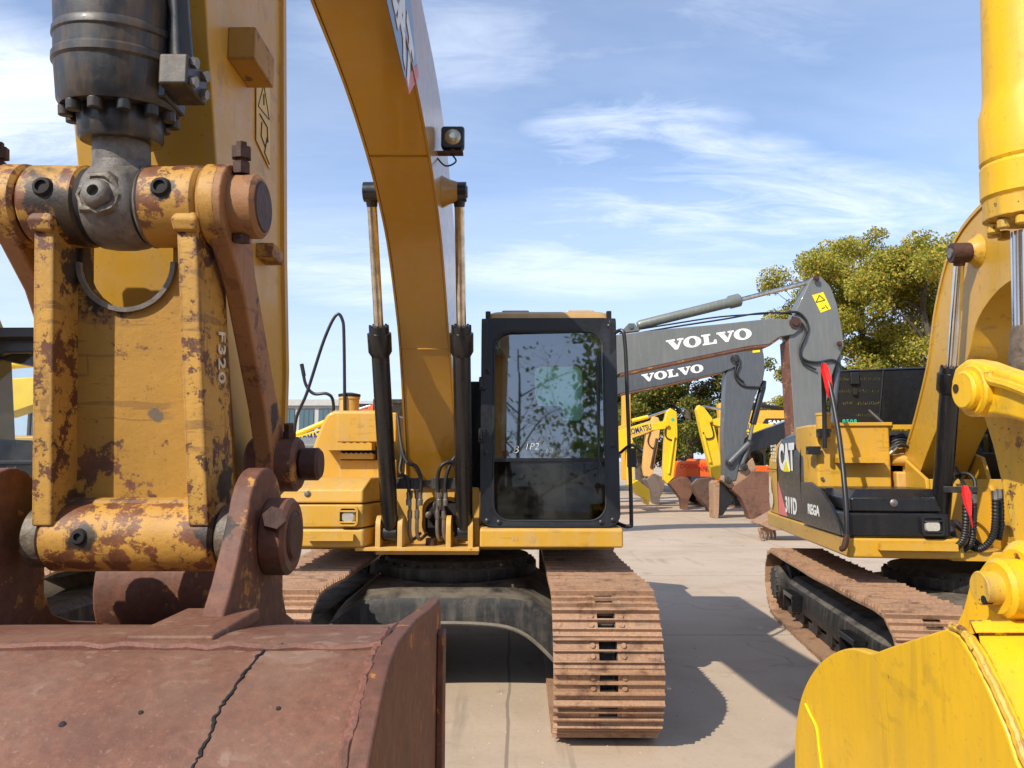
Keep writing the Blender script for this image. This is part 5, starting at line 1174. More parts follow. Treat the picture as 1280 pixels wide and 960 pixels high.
# ------------------------------------------------------------------ excavators farther back, standing side-on
def far_body(rt, mat, s=1.0, black='blackdust', open_back=False):
    for cx in (-1.15, 1.15):
        track(rt, cx*s, 2.1*s, .92*s, .6*s, nsh=44, outer=(1 if cx > 0 else -1), simple_=True)
    g = G(); g.bx(-1.0*s, 1.0*s, -.8*s, .8*s, .35*s, .95*s); put('undercarriage_frame', g, M['blackdust'], rt)
    g = G(); g.bx(-1.35*s, 1.35*s, -1.4*s, 2.4*s, 1.0*s, 1.16*s); put('deck_frame', g, M[mat], rt, bevel=.02)
    g = G(); g.rings([[(-1.33*s, 0, 1.165*s), (1.33*s, 0, 1.165*s), (1.33*s, 2.0*s, 1.165*s), (-1.33*s, 2.0*s, 1.165*s)], [(-1.33*s, 0, 1.9*s), (1.33*s, 0, 1.9*s), (1.33*s, 2.0*s, 1.9*s), (-1.33*s, 2.0*s, 1.9*s)], [(-1.2*s, .1, 2.05*s), (1.2*s, .1, 2.05*s), (1.2*s, 1.9*s, 2.05*s), (-1.2*s, 1.9*s, 2.05*s)]]); b = put('engine_housing', g, M[mat], rt, bevel=.03)
    for x in (-1.333*s, 1.333*s):
        for y0, y1 in ((.1, .9), (1.0, 1.9)):
            g = G(); g.bx(x-.006, x+.006, y0*s, y1*s, 1.22*s, 1.86*s); put('housing_door', g, M[mat], b, bevel=.004)
            g = G()
            for k in range(5): g.bx(x-.012, x+.012, (y0+.15)*s, (y1-.15)*s, (1.5+.05*k)*s, (1.515+.05*k)*s)
            put('louvre', g, M['darkframe'], b)
    g = G(); g.top([(-1.35*s, 2.0*s), (1.35*s, 2.0*s), (1.32*s, 2.5*s), (.8*s, 2.85*s), (-.8*s, 2.85*s), (-1.32*s, 2.5*s)], 1.0*s, 1.95*s); put('counterweight', g, M[mat], rt, bevel=.06, seg=3)
    g = G(); g.bx(-1.33*s, -.45*s, -1.4*s, 0, 1.165*s, 1.75*s); put('tank_housing', g, M[mat], rt, bevel=.04)
    x0, x1, y0, y1, z0, z1 = .4*s, 1.33*s, -1.5*s, .1*s, 1.17*s, 2.95*s
    g = G(); z2 = z0+.55*s; g.bx(x0, x1, y0, y1, z0, z2); g.bx(x0, x1, y0+.1, y1, z1-.1, z1)
    for a, b_ in ((x0, y0), (x1-.07, y0), (x0, y1-.07), (x1-.07, y1-.07), (x0, y0+.75*s), (x1-.07, y0+.75*s)): g.bx(a, a+.07, b_+(.06 if b_ == y0 else 0), b_+.07+(.06 if b_ == y0 else 0), z2, z1-.1)
    c = put('cab', g, M[black], rt, bevel=.01)
    for a in (x0+.03, x1-.04):
        g = G(); g.bx(a, a+.01, y0+.1, y1-.05, z2, z1-.1); put('side_window', g, M['glassfar'], c, flat=True)
    for b_ in (y0+.09, y1-.04):
        g = G(); g.bx(x0+.05, x1-.05, b_, b_+.01, z2, z1-.1); put('windscreen', g, M['glassfar'], c, flat=True)
    g = G(); g.bx((x0+x1)/2-.25, (x0+x1)/2+.25, -.6*s, -.4*s, z2-.1, z2+.75*s); put('seat', g, M['seat'], c, bevel=.05)
def fexc(label, Y, face, paint, bodyx, parts, tubes, group='excavators parked in the rows behind', black='blackdust', s=1.0, body=True, dy=0):
    rt = thing('excavator', label, 'excavator', (bodyx, Y+dy, 0), R_(90*face), group)
    if body: far_body(rt, paint, s, black)
    made = {}
    for p in parts:
        nm, outl, ht, mat = p[:4]; bev = p[4] if len(p) > 4 else .015
        g = G(); q = [P(a, b, Y-ht) for a, b in outl]; g.prism(q, (0, 2*ht, 0)); made[nm] = put(nm, g, M[mat], rt, world=True, bevel=bev)
    for t in tubes:
        nm, pts, rpx, mat, par, off = t
        g = G(); r = [a/F*Y for a in rpx] if isinstance(rpx, (list, tuple)) else rpx/F*Y
        g.tube([P(a, b, Y+off) for a, b in pts], r, 12, 4 if len(pts) > 2 and not isinstance(rpx, (list, tuple)) else 0); put(nm, g, M[mat], made[par] if par else rt, world=True)
    return rt, made
def boss(parent, px, py, Y, rpx, depth, mat='darkrust', name='pin_boss'):
    g = G(); p = P(px, py, Y); r = rpx/F*Y; g.lathe([(r,0),(r,-.02),(r*.6,-.021),(r*.55,-.05),(.001,-.05)], p, (0,1,0), 18); put(name, g, M[mat], parent, world=True)
# --- the two slate grey ones
Y1 = 15.5
V1, m1 = fexc('nearer slate grey excavator reaching right from behind the cab, the higher and larger VOLVO lettering', Y1, 1, 'grey', -3.0,
 [('boom', [(640,560),(640,520),(662,470),(700,436),(740,422),(775,418),(835,411),(900,405),(955,399),(975,398),(992,400),(999,405),(1000,412),(992,418),(975,421),(962,430),(935,433),(872,446),(820,457),(775,467),(735,482),(700,515),(672,558)], .26, 'grey'),
  ('stick', [(1013,350),(1019,344),(1027,346),(1038,358),(1046,379),(1052,408),(1055,432),(1046,452),(1040,470),(1034,500),(1030,560),(1012,640),(1002,640),(994,600),(993,535),(986,425),(990,405),(996,386)], .20, 'grey'),
  ('bucket', [(948,655),(975,640),(1010,630),(1035,650),(1000,663),(966,663)], .3, 'farbeige')],
 [('stick_cylinder', [(797,407),(800,406),(905,380),(910,379),(912,378),(924,375),(926,374.5)], [4.5,6,6.5,6.5,8.5,8.5,6], 'grey_cyl', 'boom', -.02), ('cylinder_rod', [(924,375),(1013,352)], 3, 'chrome_dirty', 'boom', -.02),
  ('pressure_line', [(778,420),(840,409),(905,399),(945,392),(975,391),(990,393)], 1.1, 'rubber', 'boom', -.2), ('pressure_line', [(778,415),(840,405),(900,396),(960,392)], 1.0, 'rubber', 'boom', -.05),
  ('hose', [(975,392),(995,390),(1006,398),(1010,410),(1004,425),(1000,440),(1006,450),(1022,453),(1040,450),(1050,456),(1052,466)], 1.5, 'rubber', 'stick', -.24), ('hose', [(990,396),(1003,405),(1007,418),(1000,435),(1003,452),(1020,462)], 1.3, 'rubber', 'stick', -.26),
  ('bucket_cylinder', [(1046,440),(1045,470),(1038,540)], 5, 'grey2', 'stick', 0)], dy=1.0)
g = G(); g.prism([P(a, b, Y1-.255) for a, b in ((775,467.2),(820,457.2),(872,446.2),(935,433.2),(962,430.2),(976,421.2),(976,423),(962,432.5),(935,435.5),(872,448.5),(820,459.5),(775,469.5))], (0,.5,0)); put('boom_underside', g, M['earrust'], m1['boom'], world=True)
g = G(); g.prism([P(a, b, Y1-.19) for a, b in ((986,425),(993,535),(994,600),(991,600),(989.5,535),(983,427))], (0,.38,0)); put('stick_front_plate', g, M['earrust'], m1['stick'], world=True)
for k in range(5):
    g = G(); g.tube([P(949+4.4*k, 660, Y1-.25+.1*k), P(951+4.4*k, 668, Y1-.25+.1*k), P(952+4.2*k, 676-k*.2, Y1-.25+.1*k)], [.035,.03,.012], 6); put('tooth', g, M['farbeige'], m1['bucket'], world=True)
for px, py, r in ((994,403.5,7.5),(1020,348,4),(1049,430,3.5),(789,409,4)): boss(m1['stick'] if px > 800 else m1['boom'], px, py, Y1-.27, r, .05, 'darkrust' if px > 800 else 'grey2')
g = G(); g.prism([P(a, b, Y1-.1) for a, b in ((775,416),(786,404),(793,404),(800,413))], (0,.2,0)); put('cylinder_bracket', g, M['grey'], m1['boom'], world=True)
g = G(); g.prism([P(a, b, Y1-.205) for a, b in ((1015,369),(1029,365),(1039,386),(1026,391))], (0,.003,0)); s1 = put('warning_sticker', g, M['sticker'], m1['stick'], world=True)
for a in (((1020,378),(1024,369)), ((1024,369),(1031,375)), ((1031,375),(1020,378)), ((1031,381),(1035,386)), ((1027,386),(1031,384))):
    g = G(); g.tube([P(q[0], q[1], Y1-.208) for q in a], .008, 5); put('pictogram', g, M['stickerblack'], s1, world=True)
def word(px0, py0, px1, py1, Y, h, par, txt='VOLVO', mat='white', d=.0, bold=0, name='lettering', vol=True):
    a = P(px0, py0, Y); b = P(px1, py1, Y); me = glyph_curve(txt, h) if vol else letters(txt, h, bold, 1, .002)
    wdt = max(v.co.x for v in me.vertices) - min(v.co.x for v in me.vertices); k = (b-a).length/wdt
    me.transform(Matrix.Diagonal((k, 1, 1, 1))); return put_mesh(name, me, frame((a+b)/2, b-a, (0,0,1)), M[mat], par, world=True)
word(834,432,940,416, Y1-.263, .215, m1['boom'])
Y2 = 21.0
V2, m2 = fexc('farther slate grey excavator standing lower behind the other, with the smaller VOLVO lettering', Y2, 1, 'grey2', -2.2,
 [('boom', [(690,590),(690,560),(700,520),(725,488),(770,472),(835,458),(880,447),(905,443),(917,442),(925,447),(925,454),(916,460),(903,465),(872,472),(835,480),(790,489),(775,492),(745,503),(725,535),(712,590)], .24, 'grey2'),
  ('stick', [(921,436),(935,432),(952,430),(955,445),(956,462),(954,475),(944,495),(932,545),(920,600),(906,604),(904,545),(907,470),(914,452)], .19, 'grey2'),
  ('bracket', [(902,600),(906,593),(922,590),(934,578),(941,572),(946,586),(934,600),(928,612),(914,610)], .16, 'farbeige', .02),
  ('bucket', [(934,596),(940,589),(975,590),(990,600),(982,640),(958,646),(950,643),(943,658),(936,645),(934,638),(926,622),(915,612),(918,607)], .2, 'farrust', .02)],
 [('stick_cylinder', [(775,455),(850,440),(905,428)], 4.5, 'grey2', 'boom', 0), ('bucket_cylinder', [(955,476),(953,485),(941,530)], [3,4.2,4.2], 'black', 'stick', -.05), ('cylinder_rod', [(941,530),(936,553)], 2.2, 'grey_cyl', 'stick', -.05),
  ('side_link', [(936,554),(912,578)], [3.5,3.5], 'grey2', 'stick', -.25), ('side_link', [(937,554),(925,588)], [2.6,2.6], 'grey2', 'stick', -.2), ('hose', [(921,452),(919,470),(928,482),(945,484),(955,484)], 1.3, 'rubber', 'stick', -.22), ('hose', [(925,455),(921,468),(930,478)], 1.1, 'rubber', 'stick', -.24)], dy=1.2)
for px, py, r in ((919,449,6),(936,554,4.5),(912,579,5),(930,584,5),(910,601,4.5)): boss(m2['stick'], px, py, Y2-.26, r, .05, 'blackdust')
g = G(); g.prism([P(a, b, Y2-.235) for a, b in ((775,492.2),(835,480.2),(903,465.2),(903,466.5),(835,482),(775,494))], (0,.46,0)); put('boom_underside', g, M['earrust'], m2['boom'], world=True)
g = G(); g.prism([P(a, b, Y2-.195) for a, b in ((940,434),(949,432),(950,440),(941,441))], (0,.003,0)); put('warning_sticker', g, M['sticker'], m2['stick'], world=True)
word(803,473,879.5,459.5, Y2-.243, .215, m2['boom'])
# --- row at the far side
Y3 = 25.0
cylr = lambda pts, r, mat, par, off=-.02, nm='cylinder_rod': (nm, pts, r, mat, par, off)
E1, e1 = fexc('yellow excavator lettered KOMATSU left of the orange machine, dark brown bucket hanging', Y3, 1, 'far_yellow', -2.6,
 [('boom', [(700,600),(705,570),(740,548),(775,538),(800,530),(820,528),(832,526),(836,531),(832,536),(815,538),(795,543),(770,556),(735,600)], .22, 'far_yellow'),
  ('stick', [(834,514),(838,510),(846,515),(847,542),(846,560),(842,597),(834,605),(830,600),(830,580),(832,536),(830,530)], .17, 'far_yellow'),
  ('bucket', [(836,604),(843,599),(853,596),(860,597),(866,606),(865,617),(861,626),(860,637),(854,637),(852,624),(843,612)], .25, 'farrust')],
 [cylr([(808,522),(838,512)], 1.6, 'chrome', 'boom'), cylr([(790,526),(810,521)], 2.6, 'far_yellow', 'boom', nm='stick_cylinder'), ('hose', [(833,530),(832,545),(840,550),(845,547)], .8, 'rubber', 'stick', -.2), cylr([(842,548),(836,592)], 1.6, 'far_yellow', 'stick', -.2, 'bucket_cylinder')])
boss(e1['stick'], 834, 531, Y3-.24, 2.5, .03, 'far_yellow'); word(785,541,814,533.5, Y3-.225, .26, e1['boom'], 'KOMATSU', 'blueletter', bold=.006, vol=False)
g = G(); g.prism([P(a, b, Y3-.172) for a, b in circ(841,524.5,2.2,12)], (0,-.004,0)); put('round_sticker', g, M['teal'], e1['stick'], world=True)
E2, e2 = fexc('faded amber excavator with a grey bucket behind the KOMATSU boom', 28.0, 1, 'far_pale', -4.0,
 [('boom', [(700,600),(705,568),(745,545),(790,534),(812,526),(820,526),(822,534),(812,540),(790,548),(740,575),(722,600)], .22, 'far_pale'), ('stick', [(817,520),(823,522),(826,530),(822,560),(815,597),(806,595),(804,584),(808,540)], .18, 'far_pale'), ('bucket', [(808,600),(818,592),(830,597),(831,609),(825,622),(824,632),(821,632),(818,622)], .5, 'fargrey')],
 [('hose', [(813,540),(810,552),(815,560),(820,558)], .8, 'rubber', 'stick', -.2), cylr([(821,548),(814,585)], 1.6, 'blackdust', 'stick', -.2, 'bucket_cylinder')])
E3, e3 = fexc('bright yellow excavator nearest the cab, its yellow bucket close to the ground', 24.0, 1, 'far_yellow', -4.6,
 [('boom', [(690,600),(700,570),(740,552),(785,548),(792,552),(785,562),(745,572),(715,600)], .22, 'far_yellow'), ('stick', [(783,552),(790,547),(794,559),(792,603),(785,607),(783,590)], .17, 'far_yellow'), ('bucket', [(787,606),(797,600),(812,612),(813,622),(811,632),(808,624),(800,620)], .5, 'far_yellow')], [])
E5, e5 = fexc('amber excavator with its stick held straight up right beside the cab', 30.0, 1, 'far_orange_yellow', -4.0,
 [('boom', [(690,595),(705,560),(750,540),(782,530),(786,536),(750,552),(715,595)], .22, 'far_orange_yellow'), ('stick', [(778,492),(788,492),(789,545),(784,600),(778,600)], .18, 'far_orange_yellow')], [])
E4, e4 = fexc('bright yellow excavator facing left whose beige bucket hangs left of the black bucket', 24.0, -1, 'far_yellow', 14.5,
 [('boom', [(892,524),(905,521),(935,528),(960,530),(1010,534),(1060,545),(1120,600),(1090,600),(1045,560),(1000,547),(940,541),(903,534),(892,531)], .22, 'far_yellow'), ('stick', [(871,512),(874,506),(880,509),(890,522),(895,542),(901,570),(903,596),(893,600),(885,572),(877,540)], .17, 'far_yellow'), ('bucket', [(868,606),(875,599),(893,597),(898,606),(893,640),(888,641),(884,632),(874,622),(868,613)], .25, 'farbeige')],
 [cylr([(878,508),(902,512)], 1.5, 'chrome', 'boom'), cylr([(902,512),(935,517)], 2.6, 'far_yellow', 'boom', nm='stick_cylinder'), ('hose', [(887,525),(892,545),(882,548),(879,540)], .8, 'rubber', 'stick', -.2), cylr([(879,543),(888,578)], 2.0, 'far_yellow', 'stick', -.2, 'bucket_cylinder')])
word(905,531,940,534.5, 24-.225, .24, e4['boom'], 'KOMATSU', 'blueletter', bold=.006, vol=False); boss(e4['stick'], 888, 526, 24-.24, 2.4, .03, 'far_yellow')
E6, e6 = fexc('amber SANY excavator behind the slate stick, black label on its boom', 29.0, -1, 'far_orange_yellow', 17.0,
 [('boom', [(902,516),(935,513),(1000,513),(1080,530),(1130,590),(1095,590),(1050,550),(990,532),(935,530),(903,523)], .24, 'far_orange_yellow'), ('stick', [(898,505),(905,502),(909,512),(910,560),(905,590),(900,590),(901,540)], .18, 'far_orange_yellow')],
 [('stick_cylinder', [(908,508),(950,507),(990,514)], 2.5, 'black', 'boom', 0)])
g = G(); g.prism([P(a, b, 29-.245) for a, b in ((952,531),(957,523),(988,523),(992,531))], (0,-.004,0)); lp_ = put('name_panel', g, M['stickerblack'], e6['boom'], world=True); word(960,528,985,528, 29-.252, .20, lp_, 'SANY', 'white', bold=.008, vol=False)
g = G(); g.prism([P(a, b, 29-.246) for a, b in ((985,531),(990,523),(994,523),(992,531))], (0,-.004,0)); put('red_flash', g, M['red'], lp_, world=True)
# orange machine with body in view
Yo = 26.5
Or = thing('excavator', 'orange excavator standing behind the yellow arms, its long body and tracks in view', 'excavator', (P(928,600,Yo).x, Yo+.6, 0), R_(90), 'excavators parked in the rows behind')
far_body(Or, 'orange', .8, 'blackdust')
me = letters('DOOSAN', .20, .004, 1, .002); put_mesh('lettering', me, frame(P(866,583,Yo-.56), (1,0,0), (0,0,1)), M['red'], Or, world=True)
g = G(); c = P(876,601,Yo-.9); g.bx(c.x-.5, c.x+.35, c.y, c.y+.02, c.z-.1, c.z+.14); pl_ = put('model_plate', g, M['navy'], Or, world=True)
# black bucket and its machine
Bk, bk2 = fexc('black excavator bucket with a pale worn edge, just left of the slate stick foot', 21.4, -1, 'black', 20.5,
 [('boom', [(915,560),(935,545),(1000,520),(1080,520),(1140,560),(1180,610),(1140,610),(1090,560),(1010,545),(940,565)], .2, 'black'), ('stick', [(905,600),(912,560),(925,545),(938,552),(930,575),(916,606)], .16, 'black'), ('bucket', [(898,602),(912,600),(925,604),(922,622),(910,634),(904,644),(898,645)], .25, 'black')], [])
g = G(); g.prism([P(a, b, 21.4-.27) for a, b in ((892,604),(896,600),(900,604),(899,640),(898,649),(893,648))], (0,.54,0)); put('worn_cutting_edge', g, M['farbeige'], bk2['bucket'], world=True, bevel=.02)
# left background
E7, e7 = fexc('yellow excavator lettered KOMATSU in the gap left of the main body', 17.0, 1, 'far_yellow', -11.0,
 [('boom', [(250,600),(262,580),(300,562),(345,552),(372,545),(420,530),(470,522),(482,524),(484,530),(470,535),(420,545),(372,562),(330,580),(300,600)], .22, 'far_yellow'), ('stick', [(476,516),(484,514),(492,524),(492,600),(484,606),(480,560)], .17, 'far_yellow')],
 [('stick_cylinder', [(365,545),(405,528),(440,520)], [3.2,3.2,2], 'far_yellow', 'boom', 0)])
word(373,552,411,540, 17-.225, .22, e7['boom'], 'KOMATSU', 'blueletter', bold=.006, vol=False)
E8, e8 = fexc('orange excavator whose boom top peeks over the main tank housing', 30.0, 1, 'orange', -14.0,
 [('boom', [(408,560),(415,540),(425,532),(440,518),(455,512),(470,512),(470,520),(440,526),(430,534),(425,560)], .22, 'orange'), ('stick', [(460,510),(466,504),(476,512),(478,580),(470,590),(466,560)], .18, 'orange')], [cylr([(430,517),(463,507)], 1.8, 'chrome', 'boom')])
E9, e9 = fexc('yellow excavator seen through the cab glass at the left edge', 12.0, 1, 'far_yellow', -12.5,
 [('boom', [(-240,600),(-235,560),(-180,500),(-100,484),(0,474),(60,470),(120,470),(120,490),(60,500),(0,520),(-90,532),(-150,560),(-190,600)], .22, 'far_yellow'), ('stick', [(108,440),(122,445),(130,480),(128,600),(118,640),(108,600),(104,480)], .17, 'far_yellow')],
 [('stick_cylinder', [(-60,462),(20,456),(60,452)], 5, 'far_yellow', 'boom', 0)], s=.9)
# ------------------------------------------------------------------ buildings
def building(label, x0, x1, y0, y1, h, mat, nx, nz, wmat, win_h=.62, roofcap=.5):
    b = thing('building', label, 'building', ((x0+x1)/2, y0, 0), 0)
    g = G(); g.bx(x0, x1, y0, y1, 0, h); put('wall', g, M[mat], b, world=True)
    g = G(); g.bx(x0-.3, x1+.3, y0-.3, y1+.3, h+.003, h+roofcap); put('roof', g, M['facade'], b, world=True)
    dx = (x1-x0)/nx; dz = h/nz
    for i in range(nx):
        for j in range(nz):
            a = x0+dx*(i+.12); c = x0+dx*(i+.88); e = dz*j+dz*.2; f_ = e+dz*win_h
            g = G(); g.bx(a, c, y0-.06, y0-.02, e, f_); w = put('window', g, M['darkframe'], b, world=True)
            for k in range(3):
                g = G(); u0 = a+(c-a)*(k+.08)/3; u1 = a+(c-a)*(k+.92)/3; g.bx(u0, u1, y0-.075, y0-.065, e+.1, f_-.1); put('pane', g, M[wmat], w, world=True)
    return b
xa = P(300,500,62).x; xb = P(420,500,62).x
building('pale office building with dark framed glass behind the grab rails', xa, xb, 62, 74, 6.0, 'facade', 5, 2, 'bluewin', .72)
xa = P(408,500,75).x; xb = P(520,500,75).x
building('brown building with rows of small windows, right of the pale office', xa, xb, 75, 88, 7.1, 'brown_facade', 7, 3, 'bluewin', .5, .3)
# ------------------------------------------------------------------ trees
import numpy as np
def leaves(name, clumps, n, size, mat, parent, seed, droop=.0):
    r = np.random.default_rng(seed); C = np.array([c[:3] for c in clumps]); Rr = np.array([c[3] for c in clumps])
    w = Rr**2; w = w/w.sum(); k = r.choice(len(C), n, p=w)
    d = r.normal(size=(n,3)); d /= np.linalg.norm(d, axis=1)[:,None]; rad = Rr[k]*(r.random(n)**.45)
    p = C[k] + d*rad[:,None]*np.array([1,1,.72]) 
    a = r.normal(size=(n,3)); a /= np.linalg.norm(a, axis=1)[:,None]; b = np.cross(a, r.normal(size=(n,3))); b /= np.linalg.norm(b, axis=1)[:,None]
    s = size*(.6+.8*r.random(n))[:,None]
    v = np.stack([p-a*s, p-b*s*.5+a*s*.1, p+a*s, p+b*s*.55+a*s*.1], 1).reshape(-1,3)
    me = bpy.data.meshes.new(name); me.vertices.add(len(v)); me.vertices.foreach_set('co', v.astype(np.float32).ravel())
    me.loops.add(n*4); me.loops.foreach_set('vertex_index', np.arange(n*4, dtype=np.int32)); me.polygons.add(n)
    me.polygons.foreach_set('loop_start', np.arange(0, n*4, 4, dtype=np.int32)); me.update(); me.validate()
    me.transform(INV[root_of(parent).name]); me.materials.append(M[mat])
    o = bpy.data.objects.new(name, me); COL.objects.link(o); o.parent = parent; return o
def tree(label, x, y, h, r, mat, seed, n=16000, size=.11, trunk=.28, base=.25, group='trees behind the yard', nl=9, bare=False):
    rd = random.Random(seed); t = thing('tree', label, 'tree', (x, y, 0), 0, group)
    g = G(); tops = []
    tp = [Vector((x, y, 0)), Vector((x+rd.uniform(-.1,.1), y, h*.2)), Vector((x+rd.uniform(-.3,.3), y+rd.uniform(-.3,.3), h*.45)), Vector((x+rd.uniform(-.5,.5), y, h*.72)), Vector((x, y, h*.9))]
    cp = catmull(tp, 4); g.tube(cp, [trunk*(1-.85*i/(len(cp)-1)) for i in range(len(cp))], 10)
    cl = []
    for k in range(nl):
        f = rd.uniform(.22, .82); i = int(f*(len(cp)-1)); p = cp[i]; a = 2*math.pi*(k*.381+rd.random()*.12); L_ = r*rd.uniform(.6, 1.0)*(1.15-.6*abs(f-.45))
        e = p + Vector((math.cos(a)*L_, math.sin(a)*L_, h*rd.uniform(.08,.22))); m = p.lerp(e, .5) + Vector((0, 0, h*.02+rd.uniform(0,.3)))
        br = catmull([p, m, e], 5); r0 = trunk*.42*(1-f*.5); g.tube(br, [r0*(1-.85*j/(len(br)-1)) for j in range(len(br))], 6)
        for q in range(5 if not bare else 9):
            s_ = br[rd.randint(3, len(br)-1)]; e2 = s_ + Vector((rd.uniform(-1,1), rd.uniform(-1,1), rd.uniform(-.2,1)))*r*.38
            md = s_.lerp(e2, .5) + Vector((rd.uniform(-.15,.15),)*3); g.tube([s_, md, e2], [r0*.3, r0*.2, r0*.08], 5); cl.append((*e2, r*rd.uniform(.15,.27)))
            if bare:
                for w in range(4): e3 = e2 + Vector((rd.uniform(-1,1), rd.uniform(-1,1), rd.uniform(-.2,1)))*r*.22; g.tube([md, e2, e3], [r0*.15, r0*.1, r0*.04], 4)
        cl.append((*e, r*rd.uniform(.14,.24)))
    put('trunk', g, M['bark'], t, world=True)
    for k in range(int(nl*3)):
        a = rd.uniform(0, 2*math.pi); u = rd.random()**.5; zf = rd.uniform(base, 1.0); env = math.sin(math.pi*min(1, (zf-base)/(1-base)*.86+.12))**.6
        cl.append((x+math.cos(a)*r*u*env, y+math.sin(a)*r*u*env, h*zf*.96, r*rd.uniform(.13,.26)))
    if n: leaves('crown', cl, n, size, mat, t, seed)
    return t
TR = [('tall autumn tree with yellowing top standing directly behind the slate stick', 1085, 37, 13.3, 4.3, 'leaf_autumn', 30000),
      ('leafy yellow-green tree at the right, partly behind the open hood and boom', 1168, 33, 12.3, 4.2, 'leaf_autumn', 28000),
      ('yellowing tree just left of the raised slate stick', 1040, 39, 10.6, 2.4, 'leaf_autumn', 15000),
      ('dark green tree behind the KOMATSU booms, next to the cab', 800, 38, 6.9, 3.2, 'leaf_mix', 15000),
      ('broad green tree with yellow patches behind the bright yellow arms', 862, 36, 6.8, 2.9, 'leaf_mix', 16000),
      ('dark green tree hidden mostly behind the cab', 735, 41, 6.8, 3.4, 'leaf_green', 11000),
      ('small green tree low behind the slate stick', 905, 44, 5.2, 2.2, 'leaf_green', 8000),
      ('low olive tree in the gap between the slate sticks', 950, 52, 5.6, 2.8, 'leaf_mix', 8000),
      ('green tree behind the right boom at the frame edge', 1275, 36, 10.5, 3.6, 'leaf_autumn', 12000),
      ('bushy green tree under the tall autumn tree', 1060, 43, 6.2, 3.0, 'leaf_green', 9000),
      ('dense green tree low behind the black open hood', 1130, 41, 6.4, 3.2, 'leaf_green', 9000)]
for i, (lb_, px, y, h, r, mt, n) in enumerate(TR):
    tree(lb_, (px-640)/F*y, y, h, r, mt, 11+i*7, int(n*2.2), .072 if y < 40 else .10)
# trees behind the camera, seen mirrored in the glass
tree('leafy tree behind the viewpoint, mirrored in the windscreen', 3.4, -13, 11, 3.6, 'leaf_green', 91, 9000, .13, group='trees behind the viewpoint')
tree('bare-branched tree behind the viewpoint, mirrored at the left of the windscreen', -2.4, -20, 12, 4.2, 'leaf_green', 95, 900, .12, .15, group='trees behind the viewpoint', bare=True, nl=12)
tree('second leafy tree farther behind the viewpoint', 8.5, -15, 10, 4, 'leaf_mix', 99, 8000, .14, group='trees behind the viewpoint')
for k, (x, y, lab) in enumerate(((-5.6, -4.4, 'unseen excavator added behind the viewpoint on the left for shade, mirrored in the windscreen'), (2.4, -4.7, 'unseen excavator added behind the viewpoint on the right for shade, mirrored in the windscreen'), (-1.7, -4.5, 'unseen excavator added behind the viewpoint for shade, between the other two there'))):
    rt = thing('excavator', lab, 'excavator', (x, y, 0), R_(180), 'unseen excavators added behind the viewpoint for shade'); far_body(rt, 'grey2', 1.0, 'cabblack')  # unseen machines added to shade the ground and darken its bounce
    g = G(); g.side([(-.3,1.5),(-1.0,2.5),(-1.9,2.7),(-2.0,2.4),(-1.2,2.1),(-.9,1.4)], -.2, .2); put('boom', g, M['grey2'], rt, bevel=.01)
g = G(); x = P(950,495,90).x; g.bx(x-1.2, x+1.4, 90, 96, 0, 8.3); wb = put('building', g, M['whitewash'], None); tag(wb, 'small white building far off between the slate sticks', 'building')
# ------------------------------------------------------------------ sky, sun, ground
SUN_EL = R_(41); sd = Vector((-.75, -.90, 0)).normalized()          # towards the sun, in the plan
wd = bpy.data.worlds.new('World'); sc.world = wd; wd.use_nodes = True
nt = wd.node_tree; nt.nodes.clear(); nn = nt.nodes.new; ln = nt.links.new
out = nn('ShaderNodeOutputWorld'); bg = nn('ShaderNodeBackground'); sky = nn('ShaderNodeTexSky'); sky.sky_type = 'NISHITA'; sky.sun_disc = False
sky.sun_elevation = SUN_EL; sky.sun_rotation = math.atan2(sd.x, sd.y)
sky.air_density = 1.0; sky.dust_density = .6; sky.ozone_density = 1.6
tc = nn('ShaderNodeTexCoord'); sep = nn('ShaderNodeSeparateXYZ'); ln(tc.outputs['Generated'], sep.inputs[0])
def wm(op, a, b, clamp=False):
    x = nn('ShaderNodeMath'); x.operation = op; x.use_clamp = clamp
    for i, v in enumerate((a, b)):
        if isinstance(v, (int, float)): x.inputs[i].default_value = v
        else: ln(v, x.inputs[i])
    return x.outputs[0]
zz_ = wm('ADD', wm('MAXIMUM', sep.outputs[2], 0), .12)
cx_ = wm('DIVIDE', sep.outputs[0], zz_); cy_ = wm('DIVIDE', sep.outputs[1], zz_)
cmb = nn('ShaderNodeCombineXYZ'); ln(cx_, cmb.inputs[0]); ln(cy_, cmb.inputs[1])
mp = nn('ShaderNodeMapping'); mp.inputs['Rotation'].default_value = (0, 0, R_(-20)); mp.inputs['Scale'].default_value = (.55, 1.5, 1); mp.inputs['Location'].default_value = CLOUD_OFF if 'CLOUD_OFF' in globals() else (1.3, .4, 0)
ln(cmb.outputs[0], mp.inputs[0])
def wn(scale, detail, rough, dist, vec):
    x = nn('ShaderNodeTexNoise'); x.inputs['Scale'].default_value = scale; x.inputs['Detail'].default_value = detail; x.inputs['Roughness'].default_value = rough; x.inputs['Distortion'].default_value = dist
    ln(vec, x.inputs['Vector']); return x.outputs['Fac']
def wr(f, a, b, c=0, d=1):
    x = nn('ShaderNodeMapRange'); x.interpolation_type = 'SMOOTHSTEP'
    for i, v in zip(('From Min','From Max','To Min','To Max'), (a,b,c,d)): x.inputs[i].default_value = v
    ln(f, x.inputs['Value']); return x.outputs[0]
n1 = wn(1.1, 9, .58, .7, mp.outputs[0]); n2 = wn(.55, 4, .5, .3, cmb.outputs[0]); n3 = wn(5.0, 8, .7, 1.2, mp.outputs[0])
def uv_(px, py):
    d = ray(px, py).normalized(); q = max(d.z, 0) + .12; return d.x/q, d.y/q
mask = None
